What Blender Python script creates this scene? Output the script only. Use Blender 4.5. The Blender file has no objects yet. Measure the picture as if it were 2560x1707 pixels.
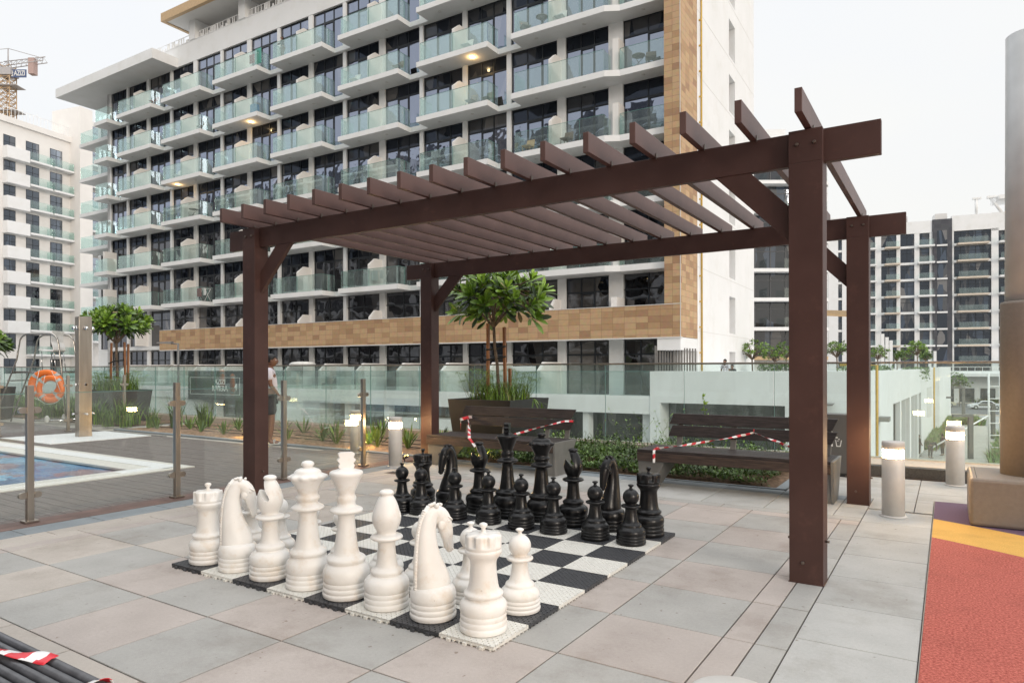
EXPO=0.48; SKY=1.85; SUNE=0.85
import bpy, bmesh, math, random
from math import sin, cos, pi, radians, atan2, sqrt
from mathutils import Vector, Matrix
R = random.Random(7)
S = bpy.context.scene
COL = S.collection

# ---------------------------------------------------------------- materials
def nodes(name):
    m = bpy.data.materials.new(name); m.use_nodes = True
    return m, m.node_tree, m.node_tree.nodes['Principled BSDF']

def mat(name, col, rough=.6, metal=0., var=.08, scale=6., bump=0., bscale=60., spec=.5, col2=None, emis=None, estr=0., detail=4., stretch=None):
    m, t, b = nodes(name)
    b.inputs['Roughness'].default_value = rough
    b.inputs['Metallic'].default_value = metal
    b.inputs['Specular IOR Level'].default_value = spec
    tc = t.nodes.new('ShaderNodeTexCoord'); src = tc.outputs['Object']
    if stretch:
        mp = t.nodes.new('ShaderNodeMapping'); mp.inputs['Scale'].default_value = stretch
        t.links.new(src, mp.inputs[0]); src = mp.outputs[0]
    n = t.nodes.new('ShaderNodeTexNoise'); n.inputs['Scale'].default_value = scale; n.inputs['Detail'].default_value = detail
    t.links.new(src, n.inputs['Vector'])
    r = t.nodes.new('ShaderNodeValToRGB')
    c1 = [max(0, c*(1-var)) for c in col]; c2 = list(col2) if col2 else [min(1, c*(1+var)) for c in col]
    r.color_ramp.elements[0].position = .35; r.color_ramp.elements[1].position = .65
    r.color_ramp.elements[0].color = (*c1, 1); r.color_ramp.elements[1].color = (*c2, 1)
    t.links.new(n.outputs['Fac'], r.inputs[0]); t.links.new(r.outputs[0], b.inputs['Base Color'])
    if bump:
        n2 = t.nodes.new('ShaderNodeTexNoise'); n2.inputs['Scale'].default_value = bscale; n2.inputs['Detail'].default_value = 3
        t.links.new(src, n2.inputs['Vector'])
        bp = t.nodes.new('ShaderNodeBump'); bp.inputs['Strength'].default_value = bump; bp.inputs['Distance'].default_value = .02
        t.links.new(n2.outputs['Fac'], bp.inputs['Height']); t.links.new(bp.outputs[0], b.inputs['Normal'])
    if emis:
        b.inputs['Emission Color'].default_value = (*emis, 1); b.inputs['Emission Strength'].default_value = estr
    return m

def paver(name, base, dark, light):
    """granular cast stone: big soft blotches, fine speckle, random value per tile"""
    m, t, b = nodes(name); L = t.links.new
    b.inputs['Roughness'].default_value = .72; b.inputs['Specular IOR Level'].default_value = .3
    g = t.nodes.new('ShaderNodeNewGeometry')
    n1 = t.nodes.new('ShaderNodeTexNoise'); n1.inputs['Scale'].default_value = 3.1; n1.inputs['Detail'].default_value = 5
    n2 = t.nodes.new('ShaderNodeTexNoise'); n2.inputs['Scale'].default_value = 260; n2.inputs['Detail'].default_value = 2
    n3 = t.nodes.new('ShaderNodeTexNoise'); n3.inputs['Scale'].default_value = 55; n3.inputs['Detail'].default_value = 3
    for n in (n1, n2, n3): L(g.outputs['Position'], n.inputs['Vector'])
    r = t.nodes.new('ShaderNodeValToRGB'); r.color_ramp.elements[0].position = .3; r.color_ramp.elements[1].position = .7
    r.color_ramp.elements[0].color = (*dark, 1); r.color_ramp.elements[1].color = (*light, 1)
    e = r.color_ramp.elements.new(.5); e.color = (*base, 1)
    m1 = t.nodes.new('ShaderNodeMath'); m1.operation = 'MULTIPLY_ADD'; m1.inputs[1].default_value = .45
    L(n2.outputs['Fac'], m1.inputs[0])
    m2 = t.nodes.new('ShaderNodeMath'); m2.operation = 'MULTIPLY'; m2.inputs[1].default_value = .35; L(n1.outputs['Fac'], m2.inputs[0])
    L(m2.outputs[0], m1.inputs[2])
    m3 = t.nodes.new('ShaderNodeMath'); m3.operation = 'MULTIPLY_ADD'; m3.inputs[1].default_value = .2
    L(n3.outputs['Fac'], m3.inputs[0]); L(m1.outputs[0], m3.inputs[2]); L(m3.outputs[0], r.inputs[0])
    at = t.nodes.new('ShaderNodeAttribute'); at.attribute_name = 'tone'
    hs = t.nodes.new('ShaderNodeHueSaturation'); L(r.outputs[0], hs.inputs['Color']); L(at.outputs['Fac'], hs.inputs['Value'])
    d1 = t.nodes.new('ShaderNodeTexNoise'); d1.inputs['Scale'].default_value = 1.4; d1.inputs['Detail'].default_value = 9; d1.inputs['Roughness'].default_value = .72; L(g.outputs['Position'], d1.inputs['Vector'])
    d2_ = t.nodes.new('ShaderNodeTexNoise'); d2_.inputs['Scale'].default_value = 21; d2_.inputs['Detail'].default_value = 2; L(g.outputs['Position'], d2_.inputs['Vector'])
    r1 = t.nodes.new('ShaderNodeValToRGB'); r1.color_ramp.elements[0].position = .50; r1.color_ramp.elements[0].color = (1, 1, 1, 1); r1.color_ramp.elements[1].position = .72; r1.color_ramp.elements[1].color = (.74, .71, .68, 1); L(d1.outputs['Fac'], r1.inputs[0])
    r2 = t.nodes.new('ShaderNodeValToRGB'); r2.color_ramp.elements[0].position = .70; r2.color_ramp.elements[0].color = (1, 1, 1, 1); r2.color_ramp.elements[1].position = .76; r2.color_ramp.elements[1].color = (.62, .57, .52, 1); L(d2_.outputs['Fac'], r2.inputs[0])
    x1 = t.nodes.new('ShaderNodeMix'); x1.data_type = 'RGBA'; x1.blend_type = 'MULTIPLY'; x1.inputs[0].default_value = 1; L(hs.outputs[0], x1.inputs[6]); L(r1.outputs[0], x1.inputs[7])
    x2 = t.nodes.new('ShaderNodeMix'); x2.data_type = 'RGBA'; x2.blend_type = 'MULTIPLY'; x2.inputs[0].default_value = 1; L(x1.outputs[2], x2.inputs[6]); L(r2.outputs[0], x2.inputs[7])
    L(x2.outputs[2], b.inputs['Base Color'])
    bp = t.nodes.new('ShaderNodeBump'); bp.inputs['Strength'].default_value = .35; bp.inputs['Distance'].default_value = .004
    L(n2.outputs['Fac'], bp.inputs['Height']); L(bp.outputs[0], b.inputs['Normal'])
    return m

def glass(name, tint, refl=.1, milky=.06, milkcol=(.7, .85, .8)):
    """thin architectural glass: tinted see-through, mirror by view angle, faint dust"""
    m = bpy.data.materials.new(name); m.use_nodes = True; t = m.node_tree; t.nodes.clear(); L = t.links.new
    o = t.nodes.new('ShaderNodeOutputMaterial'); tr = t.nodes.new('ShaderNodeBsdfTransparent'); tr.inputs[0].default_value = (*tint, 1)
    gl = t.nodes.new('ShaderNodeBsdfGlossy'); gl.inputs['Roughness'].default_value = .01; gl.inputs[0].default_value = (.9, 1, .97, 1)
    df = t.nodes.new('ShaderNodeBsdfDiffuse'); df.inputs[0].default_value = (*milkcol, 1)
    lw = t.nodes.new('ShaderNodeLayerWeight'); lw.inputs[0].default_value = .35
    mu = t.nodes.new('ShaderNodeMath'); mu.operation = 'MULTIPLY_ADD'; mu.inputs[1].default_value = .30; mu.inputs[2].default_value = refl*.4
    L(lw.outputs['Fresnel'], mu.inputs[0])
    n = t.nodes.new('ShaderNodeTexNoise'); n.inputs['Scale'].default_value = 1.3; n.inputs['Detail'].default_value = 6
    g = t.nodes.new('ShaderNodeNewGeometry'); mp = t.nodes.new('ShaderNodeMapping'); mp.inputs['Scale'].default_value = (2, 2, .5)
    L(g.outputs['Position'], mp.inputs[0]); L(mp.outputs[0], n.inputs['Vector'])
    mm = t.nodes.new('ShaderNodeMath'); mm.operation = 'MULTIPLY'; mm.inputs[1].default_value = milky*2; L(n.outputs['Fac'], mm.inputs[0])
    a = t.nodes.new('ShaderNodeMixShader'); L(mm.outputs[0], a.inputs[0]); L(tr.outputs[0], a.inputs[1]); L(df.outputs[0], a.inputs[2])
    b = t.nodes.new('ShaderNodeMixShader'); L(mu.outputs[0], b.inputs[0]); L(a.outputs[0], b.inputs[1]); L(gl.outputs[0], b.inputs[2])
    L(b.outputs[0], o.inputs[0])
    return m

def darkglass(name, base, gcol, fac, wav=.12, wscale=.9):
    """coated window glass over a dark room, slightly wavy"""
    m = bpy.data.materials.new(name); m.use_nodes = True; t = m.node_tree; t.nodes.clear(); L = t.links.new
    o = t.nodes.new('ShaderNodeOutputMaterial')
    df = t.nodes.new('ShaderNodeBsdfDiffuse'); gl = t.nodes.new('ShaderNodeBsdfGlossy')
    gl.inputs['Roughness'].default_value = .015; gl.inputs[0].default_value = (*gcol, 1)
    g = t.nodes.new('ShaderNodeNewGeometry')
    n = t.nodes.new('ShaderNodeTexNoise'); n.inputs['Scale'].default_value = wscale; n.inputs['Detail'].default_value = 2; L(g.outputs['Position'], n.inputs['Vector'])
    bp = t.nodes.new('ShaderNodeBump'); bp.inputs['Strength'].default_value = wav; bp.inputs['Distance'].default_value = .12
    L(n.outputs['Fac'], bp.inputs['Height']); L(bp.outputs[0], gl.inputs['Normal'])
    vo = t.nodes.new('ShaderNodeTexVoronoi'); vo.inputs['Scale'].default_value = .8; L(g.outputs['Position'], vo.inputs['Vector'])
    mp = t.nodes.new('ShaderNodeMapping'); mp.inputs['Scale'].default_value = (1.1, 1.1, .33); L(g.outputs['Position'], mp.inputs[0]); L(mp.outputs[0], vo.inputs['Vector'])
    r = t.nodes.new('ShaderNodeValToRGB'); r.color_ramp.elements[0].color = (*[c*.5 for c in base], 1); r.color_ramp.elements[1].color = (*[min(1, c*2.6) for c in base], 1)
    r.color_ramp.elements[1].position = .62
    for p_, c_ in ((.80, (.075, .072, .070)), (.93, (.17, .16, .15))): e_ = r.color_ramp.elements.new(p_); e_.color = (*c_, 1)
    r.color_ramp.interpolation = 'CONSTANT' if base[0] > .0155 or base[0] > .013 else 'LINEAR'
    sx = t.nodes.new('ShaderNodeSeparateColor'); L(vo.outputs['Color'], sx.inputs[0]); L(sx.outputs[0], r.inputs[0]); L(r.outputs[0], df.inputs[0])
    lw = t.nodes.new('ShaderNodeFresnel'); lw.inputs[0].default_value = 1.6
    mu = t.nodes.new('ShaderNodeMath'); mu.operation = 'MULTIPLY_ADD'; mu.inputs[1].default_value = 1.; mu.inputs[2].default_value = fac; L(lw.outputs[0], mu.inputs[0])
    a = t.nodes.new('ShaderNodeMixShader'); L(mu.outputs[0], a.inputs[0]); L(df.outputs[0], a.inputs[1]); L(gl.outputs[0], a.inputs[2])
    L(a.outputs[0], o.inputs[0])
    return m

def tilewall(name, c1, c2, c3, sx=.6, sz=.3, axis='x'):
    """stacked stone tiles with a random shade each (brick texture without offset)"""
    m, t, b = nodes(name); L = t.links.new
    b.inputs['Roughness'].default_value = .7
    tc = t.nodes.new('ShaderNodeTexCoord'); sp = t.nodes.new('ShaderNodeSeparateXYZ'); L(tc.outputs['Object'], sp.inputs[0])
    ad = t.nodes.new('ShaderNodeMath'); ad.operation = 'ADD'; L(sp.outputs['X'], ad.inputs[0]); L(sp.outputs['Y'], ad.inputs[1])
    def cell(o, s):
        d = t.nodes.new('ShaderNodeMath'); d.operation = 'DIVIDE'; L(o, d.inputs[0]); d.inputs[1].default_value = s
        fl = t.nodes.new('ShaderNodeMath'); fl.operation = 'FLOOR'; L(d.outputs[0], fl.inputs[0])
        fr = t.nodes.new('ShaderNodeMath'); fr.operation = 'FRACT'; L(d.outputs[0], fr.inputs[0]); return fl.outputs[0], fr.outputs[0]
    fx, rx = cell(ad.outputs[0], sx); fz, rz = cell(sp.outputs['Z'], sz)
    cb = t.nodes.new('ShaderNodeCombineXYZ'); L(fx, cb.inputs[0]); L(fz, cb.inputs[1])
    w = t.nodes.new('ShaderNodeTexWhiteNoise'); w.noise_dimensions = '2D'; L(cb.outputs[0], w.inputs['Vector'])
    r = t.nodes.new('ShaderNodeValToRGB'); r.color_ramp.interpolation = 'CONSTANT'
    r.color_ramp.elements[0].color = (*c1, 1); r.color_ramp.elements[1].position = .45; r.color_ramp.elements[1].color = (*c2, 1)
    e = r.color_ramp.elements.new(.78); e.color = (*c3, 1); e = r.color_ramp.elements.new(.9); e.color = (*[c*.97 for c in c1], 1)
    L(w.outputs['Value'], r.inputs[0])
    def edge(o, wd):
        c = t.nodes.new('ShaderNodeMath'); c.operation = 'LESS_THAN'; L(o, c.inputs[0]); c.inputs[1].default_value = wd; return c.outputs[0]
    mx = t.nodes.new('ShaderNodeMath'); mx.operation = 'MAXIMUM'; L(edge(rx, .012/sx), mx.inputs[0]); L(edge(rz, .012/sz), mx.inputs[1])
    n = t.nodes.new('ShaderNodeTexNoise'); n.inputs['Scale'].default_value = 5; n.inputs['Detail'].default_value = 5; L(tc.outputs['Object'], n.inputs['Vector'])
    m0 = t.nodes.new('ShaderNodeMix'); m0.data_type = 'RGBA'; m0.blend_type = 'MULTIPLY'; m0.inputs[0].default_value = .35; L(r.outputs[0], m0.inputs[6]); L(n.outputs['Color'], m0.inputs[7])
    m1 = t.nodes.new('ShaderNodeMix'); m1.data_type = 'RGBA'; L(mx.outputs[0], m1.inputs[0]); L(m0.outputs[2], m1.inputs[6]); m1.inputs[7].default_value = (*[c*.5 for c in c3], 1)
    L(m1.outputs[2], b.inputs['Base Color'])
    return m

MT = {}
def mk():
    M = MT
    M['grey'] = paver('paver_grey', (.385, .377, .358), (.305, .298, .282), (.47, .46, .438))
    M['pink'] = paver('paver_pink', (.43, .382, .353), (.345, .304, .28), (.515, .468, .436))
    M['beige'] = paver('paver_beige', (.455, .412, .37), (.37, .332, .297), (.55, .505, .46))
    M['blue'] = paver('paver_blue', (.25, .28, .30), (.2, .22, .24), (.33, .36, .38))
    M['slab'] = paver('paver_slab', (.42, .42, .405), (.34, .34, .326), (.505, .505, .486))
    M['joint'] = mat('joint_sand', (.065, .048, .04), .9)
    M['deck'] = mat('composite_deck', (.15, .126, .113), .6, var=.25, scale=3, stretch=(1, 14, 1), bump=.2, bscale=40)
    M['deckrim'] = mat('composite_rim', (.15, .088, .072), .6, var=.25, scale=4, bump=.15)
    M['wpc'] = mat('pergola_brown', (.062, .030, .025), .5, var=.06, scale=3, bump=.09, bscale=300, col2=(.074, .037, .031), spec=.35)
    M['rafter'] = mat('rafter_brown', (.098, .053, .046), .45, var=.08, scale=3, bump=.09, bscale=300, spec=.5, col2=(.115, .064, .056))  # paler copy of the pergola brown: rafters' top light put into colour
    M['bolt'] = mat('bolt', (.16, .13, .11), .45, .7)
    M['steel'] = mat('brushed_steel', (.42, .37, .32), .28, .95, var=.12, scale=9, stretch=(1, 1, .1))
    M['chrome'] = mat('chrome', (.7, .7, .7), .08, 1)
    M['whitepl'] = mat('white_plastic', (.80, .775, .735), .42, var=.03, scale=5, bump=.06, bscale=25, spec=.4, col2=(.84, .825, .80))
    M['blackpl'] = mat('black_plastic', (.006, .006, .007), .3, var=.2, scale=9, bump=.07, bscale=30, spec=.38, col2=(.011, .011, .012))
    M['wood'] = mat('bench_board', (.027, .019, .018), .5, var=.4, scale=5, stretch=(1.2, 16, 16), bump=.25, bscale=30, col2=(.046, .034, .032))
    M['woodwarm'] = mat('bench_apron', (.045, .028, .022), .45, var=.45, scale=4, stretch=(1.2, 14, 14), bump=.25, bscale=30, col2=(.085, .055, .043))
    M['stake'] = mat('timber_stake', (.30, .13, .055), .6, var=.3, scale=6, stretch=(6, 6, .6))
    M['benchmetal'] = mat('bench_metal', (.19, .185, .175), .45, .3, var=.08)
    M['planter'] = mat('planter_grey', (.024, .022, .021), .5, var=.12, scale=4, bump=.06)
    M['soil'] = mat('soil', (.16, .10, .06), .95, var=.4, scale=22, bump=.8, bscale=30)
    M['sand'] = mat('bed_sand', (.27, .17, .10), .95, var=.35, scale=16, bump=.9, bscale=24)
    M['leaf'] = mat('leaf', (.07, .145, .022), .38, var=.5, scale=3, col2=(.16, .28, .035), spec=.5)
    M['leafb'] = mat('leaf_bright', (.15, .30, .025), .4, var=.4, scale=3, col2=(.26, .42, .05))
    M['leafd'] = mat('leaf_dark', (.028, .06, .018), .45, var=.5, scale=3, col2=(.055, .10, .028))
    M['blade'] = mat('grass_blade', (.09, .17, .03), .5, var=.5, scale=2, col2=(.17, .29, .06))
    M['bladed'] = mat('grass_blade_dark', (.05, .10, .025), .5, var=.5, scale=2, col2=(.10, .17, .04))
    M['bladey'] = mat('dry_blade', (.25, .2, .09), .6, var=.3)
    M['bark'] = mat('bark', (.17, .125, .09), .85, var=.35, scale=14, bump=.8, bscale=30)
    M['tie'] = mat('rubber_tie', (.015, .015, .015), .6)
    M['bol'] = mat('bollard_paint', (.58, .56, .53), .45, var=.05, scale=9)
    M['glow'] = mat('lamp_glow', (1, .9, .75), .5, emis=(1, .64, .30), estr=85)
    M['glow2'] = mat('spot_glow', (1, .8, .4), .5, emis=(1, .62, .2), estr=16)
    M['glow3'] = mat('ceiling_glow', (1, .8, .4), .5, emis=(1, .66, .28), estr=9)
    M['kerb'] = mat('granite_kerb', (.075, .07, .065), .6, var=.4, scale=90, bump=.1)
    M['kerbtop'] = mat('kerb_top', (.55, .47, .39), .7, var=.08, scale=20)
    M['concrete'] = mat('concrete', (.42, .39, .34), .8, var=.1, scale=3, bump=.2)
    M['red'] = mat('rubber_red', (.52, .085, .062), .85, var=.25, scale=75, bump=.8, bscale=160, col2=(.70, .20, .15))
    M['yellow'] = mat('rubber_yellow', (.72, .42, .10), .85, var=.1, scale=110, bump=.5, bscale=200)
    M['purple'] = mat('rubber_purple', (.14, .085, .145), .85, var=.2, scale=110, bump=.5, bscale=200)
    M['pad'] = mat('padded_vinyl', (.245, .205, .17), .55, var=.05, scale=30, bump=.12, bscale=160)
    M['mast'] = mat('mast_paint', (.56, .575, .58), .4, .0, var=.05)
    M['bin'] = mat('bin_grey', (.11, .105, .10), .5, var=.05)
    M['white'] = mat('white_paint', (.8, .8, .79), .6)
    M['tapew'] = mat('tape_white', (.82, .82, .82), .4, var=.02)
    M['taper'] = mat('tape_red', (.62, .03, .045), .4, var=.1)
    M['tileb'] = mat('board_black', (.05, .052, .058), .5, var=.3, scale=40)
    M['tilew'] = mat('board_beige', (.71, .70, .655), .5, var=.05, scale=30)
    M['cop'] = mat('pool_coping', (.66, .64, .58), .6, var=.05, scale=20)
    M['copw'] = mat('pool_coping_white', (.78, .79, .78), .5, var=.04, scale=20)
    M['shell'] = tilewall('pool_mosaic', (.02, .10, .22), (.04, .20, .34), (.01, .05, .14), .06, .06)
    M['stucco'] = mat('white_render', (.78, .785, .78), .75, var=.02, scale=.6, bump=.05, bscale=8, col2=(.80, .80, .80))
    M['stucco2'] = mat('cream_render', (.79, .765, .735), .75, var=.03, scale=.5)
    M['soffit'] = mat('soffit', (.66, .65, .63), .8, var=.03, scale=1)
    M['tan'] = tilewall('sandstone_tile', (.60, .40, .225), (.50, .315, .17), (.42, .25, .14))
    M['tan2'] = mat('tan_fascia', (.52, .36, .20), .6, var=.08)
    M['frame'] = mat('window_frame', (.03, .035, .042), .4, .3)
    M['win'] = darkglass('window_glass', (.014, .016, .02), (.72, .80, 1.0), .30)
    M['winl'] = darkglass('window_glass_lower', (.018, .017, .017), (.55, .57, .62), .13, wav=.3, wscale=.45)  # dimmer copy of the window glass; lower floors' dark reflections put into colour
    M['winf'] = darkglass('window_glass_far', (.02, .026, .036), (.40, .44, .50), .08, wav=.03)
    M['rail'] = glass('balcony_glass', (.90, .96, .945), .07, .045, (.75,.82,.82))
    M['bglass'] = glass('parapet_glass', (.92, .985, .975), .03, .06, (.80, .92, .90))
    M['fglass'] = glass('fence_glass', (.975, .99, .985), .05, .02, (.85,.88,.87))
    M['edge'] = mat('glass_edge', (.12, .26, .23), .3)
    M['gold'] = mat('yellow_pipe', (.55, .34, .05), .4)
    M['stone'] = tilewall('dark_stone', (.085, .088, .10), (.07, .072, .085), (.10, .103, .12), 1.2, .8)
    M['sign'] = mat('sign_stone', (.045, .055, .055), .35, var=.1)
    M['letters'] = mat('sign_letters', (.78, .78, .75), .5)
    M['slat'] = mat('slat_grey', (.20, .19, .18), .6)
    M['asphalt'] = mat('asphalt', (.13, .13, .135), .9, var=.12, scale=3)
    M['pathm'] = mat('street_paving', (.36, .35, .335), .85, var=.06, scale=.6)
    M['ground'] = mat('ground_sand', (.30, .27, .23), .95, var=.1, scale=.05)
    M['skin'] = mat('skin', (.19, .095, .06), .5, var=.06, scale=20)
    M['hair'] = mat('hair', (.006, .005, .005), .5)
    M['tshirt'] = mat('tshirt', (.62, .60, .66), .85, var=.04, scale=9, bump=.3, bscale=12)
    M['shorts'] = mat('shorts', (.022, .023, .028), .85, var=.1, bump=.3, bscale=12)
    M['sandal'] = mat('sandal', (.4, .42, .42), .5)
    M['workwear'] = mat('workwear', (.035, .025, .03), .85)
    M['orange'] = mat('lifebuoy_orange', (.80, .19, .03), .45, var=.08, scale=8)
    M['silver'] = mat('reflective_tape', (.45, .46, .44), .4)
    M['rope'] = mat('rope', (.7, .7, .66), .8)
    M['craney'] = mat('crane_yellow', (.52, .37, .23), .5)  # crane colours paled a little: haze put into the paint
    M['craneg'] = mat('crane_grey', (.42, .40, .40), .5)
    M['navy'] = mat('banner_navy', (.07, .10, .20), .5)
    M['carw'] = mat('car_white', (.72, .73, .74), .2)
    M['card'] = mat('car_dark', (.04, .045, .05), .2)
    M['cary'] = mat('car_cream', (.6, .56, .42), .2)
    M['tyre'] = mat('tyre', (.015, .015, .015), .8)
    M['carglass'] = mat('car_glass', (.015, .017, .02), .08)
    M['cushion'] = mat('fabric_white', (.75, .75, .73), .9)
    M['cane'] = mat('cane', (.16, .12, .09), .7)
    M['towelr'] = mat('towel_red', (.35, .08, .07), .9)
    M['towelg'] = mat('towel_green', (.12, .38, .32), .9)
    M['cloth'] = mat('cloth_blue', (.06, .20, .42), .9)
    M['terra'] = mat('terracotta', (.35, .13, .07), .8)
mk()
def grime(m, c, s1, p0, p1):
    """irregular stains and little scuffs over a plastic surface"""
    t = m.node_tree; b = t.nodes['Principled BSDF']; L = t.links.new; src = b.inputs['Base Color'].links[0].from_socket
    g = t.nodes.new('ShaderNodeNewGeometry')
    for sc_, a, e_, col in ((s1, p0, p1, c), (34, .70, .73, tuple(x*.6 for x in c))):
        n = t.nodes.new('ShaderNodeTexNoise'); n.inputs['Scale'].default_value = sc_; n.inputs['Detail'].default_value = 6; n.inputs['Roughness'].default_value = .65; L(g.outputs['Position'], n.inputs['Vector'])
        r = t.nodes.new('ShaderNodeValToRGB'); r.color_ramp.elements[0].position = a; r.color_ramp.elements[0].color = (1, 1, 1, 1); r.color_ramp.elements[1].position = e_; r.color_ramp.elements[1].color = (*col, 1); L(n.outputs['Fac'], r.inputs[0])
        x = t.nodes.new('ShaderNodeMix'); x.data_type = 'RGBA'; x.blend_type = 'MULTIPLY'; x.inputs[0].default_value = 1; L(src, x.inputs[6]); L(r.outputs[0], x.inputs[7]); src = x.outputs[2]
    L(src, b.inputs['Base Color'])
grime(MT['whitepl'], (.87, .78, .68), 7, .52, .74); grime(MT['stucco'], (.93, .92, .90), .9, .5, .75)
grime(MT['wpc'], (1.5, 1.45, 1.4), 9, .58, .8); grime(MT['blackpl'], (2.2, 2.1, 2.0), 8, .6, .8)
MT['beigeband'] = mat('beige_band', (.60, .52, .43), .7); MT['doordark'] = mat('door_dark', (.05, .043, .038), .35)
for k_ in ('bol', 'deck', 'red', 'yellow'): grime(MT[k_], (.84, .82, .80), 2.2, .5, .72)

# ---------------------------------------------------------------- mesh builder
class MB:
    def __init__(s): s.v = []; s.f = []; s.m = []; s.sm = []; s.tone = []
    def add(s, vs, fs, mi=0, smooth=False, tone=1.):
        o = len(s.v); s.v += [tuple(v) for v in vs]
        for f in fs: s.f.append([i+o for i in f]); s.m.append(mi); s.sm.append(smooth); s.tone.append(tone)
        return s
    def box(s, x0, x1, y0, y1, z0, z1, mi=0, tone=1., bevel=0):
        vs = [(x, y, z) for z in (z0, z1) for y in (y0, y1) for x in (x0, x1)]
        return s.add(vs, [(0, 2, 3, 1), (4, 5, 7, 6), (0, 1, 5, 4), (2, 6, 7, 3), (0, 4, 6, 2), (1, 3, 7, 5)], mi, False, tone)
    def hexa(s, b, t, mi=0):
        """8 corner solid: b four bottom points ccw, t four top points"""
        return s.add(list(b)+list(t), [(3, 2, 1, 0), (4, 5, 6, 7), (0, 1, 5, 4), (1, 2, 6, 5), (2, 3, 7, 6), (3, 0, 4, 7)], mi)
    def quad(s, a, b, c, d, mi=0): return s.add([a, b, c, d], [(0, 1, 2, 3)], mi)
    def prism(s, pts, z0, z1, mi=0):
        n = len(pts); vs = [(x, y, z0) for x, y in pts]+[(x, y, z1) for x, y in pts]
        return s.add(vs, [list(range(n))[::-1], list(range(n, 2*n))]+[(i, (i+1) % n, n+(i+1) % n, n+i) for i in range(n)], mi)
    def extr(s, pts, d, mi=0):
        """planar 3d polygon pts extruded by vector d"""
        n = len(pts); d = Vector(d); vs = [tuple(p) for p in pts]+[tuple(Vector(p)+d) for p in pts]
        return s.add(vs, [list(range(n))[::-1], list(range(n, 2*n))]+[(i, (i+1) % n, n+(i+1) % n, n+i) for i in range(n)], mi)
    def tube(s, pts, r, n=8, mi=0, cap=True, smooth=True):
        P = [Vector(p) for p in pts]; rs = r if isinstance(r, (list, tuple)) else [r]*len(P)
        vs = []; up = None
        for i, p in enumerate(P):
            d = (P[min(i+1, len(P)-1)]-P[max(i-1, 0)]).normalized()
            if up is None: up = Vector((0, 0, 1)) if abs(d.z) < .9 else Vector((1, 0, 0))
            a = d.cross(up).normalized(); b = a.cross(d).normalized(); up = b
            for k in range(n):
                t = 2*pi*k/n; vs.append(tuple(p+a*(cos(t)*rs[i])+b*(sin(t)*rs[i])))
        fs = [(i*n+k, i*n+(k+1) % n, (i+1)*n+(k+1) % n, (i+1)*n+k) for i in range(len(P)-1) for k in range(n)]
        s.add(vs, fs, mi, smooth)
        if cap:
            o = len(s.v)-len(vs)
            s.f.append([o+k for k in range(n)][::-1]); s.m.append(mi); s.sm.append(False); s.tone.append(1.)
            s.f.append([o+(len(P)-1)*n+k for k in range(n)]); s.m.append(mi); s.sm.append(False); s.tone.append(1.)
        return s
    def lathe(s, prof, n=32, mi=0, c=(0, 0, 0), mod=None):
        vs = []
        for i, (r, z) in enumerate(prof):
            for k in range(n):
                t = 2*pi*k/n; rr = r*(mod(i, t, z) if mod else 1); vs.append((c[0]+rr*cos(t), c[1]+rr*sin(t), c[2]+z))
        fs = [(i*n+k, i*n+(k+1) % n, (i+1)*n+(k+1) % n, (i+1)*n+k) for i in range(len(prof)-1) for k in range(n)]
        s.add(vs, fs, mi, True)
        o = len(s.v)-len(vs); s.f.append([o+k for k in range(n)][::-1]); s.m.append(mi); s.sm.append(False); s.tone.append(1.)
        s.f.append([o+(len(prof)-1)*n+k for k in range(n)]); s.m.append(mi); s.sm.append(True); s.tone.append(1.)
        return s
    def ball(s, c, r, n=12, mi=0, sc=(1, 1, 1)):
        vs = []; m = n//2
        for i in range(1, m):
            ph = pi*i/m
            for k in range(n):
                t = 2*pi*k/n; vs.append((c[0]+r*sc[0]*sin(ph)*cos(t), c[1]+r*sc[1]*sin(ph)*sin(t), c[2]+r*sc[2]*cos(ph)))
        fs = [(i*n+k, (i+1)*n+k, (i+1)*n+(k+1) % n, i*n+(k+1) % n) for i in range(m-2) for k in range(n)]
        a = len(vs); vs += [(c[0], c[1], c[2]+r*sc[2]), (c[0], c[1], c[2]-r*sc[2])]
        fs += [(a, k, (k+1) % n) for k in range(n)]+[(a+1, (m-2)*n+(k+1) % n, (m-2)*n+k) for k in range(n)]
        return s.add(vs, fs, mi, True)
    def xf(s, M, start=0):
        s.v = s.v[:start]+[tuple(M @ Vector(v)) for v in s.v[start:]]; return s
    def mesh(s, name, mats):
        me = bpy.data.meshes.new(name); me.from_pydata(s.v, [], s.f)
        for m in (mats if isinstance(mats, (list, tuple)) else [mats]): me.materials.append(MT[m] if isinstance(m, str) else m)
        me.polygons.foreach_set('material_index', s.m); me.polygons.foreach_set('use_smooth', s.sm)
        if any(t != 1. for t in s.tone):
            a = me.attributes.new('tone', 'FLOAT', 'FACE'); a.data.foreach_set('value', s.tone)
        elif any('paver' in m.name for m in me.materials):
            a = me.attributes.new('tone', 'FLOAT', 'FACE'); a.data.foreach_set('value', [1.]*len(s.f))
        me.update(); return me
    def build(s, name, mats, parent=None, bevel=0., loc=None, rz=0., fixn=False):
        me = s.mesh(name, mats)
        if fixn:
            b = bmesh.new(); b.from_mesh(me); bmesh.ops.recalc_face_normals(b, faces=b.faces[:]); b.to_mesh(me); b.free()
        return link(name, me, parent, bevel, loc, rz)

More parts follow.
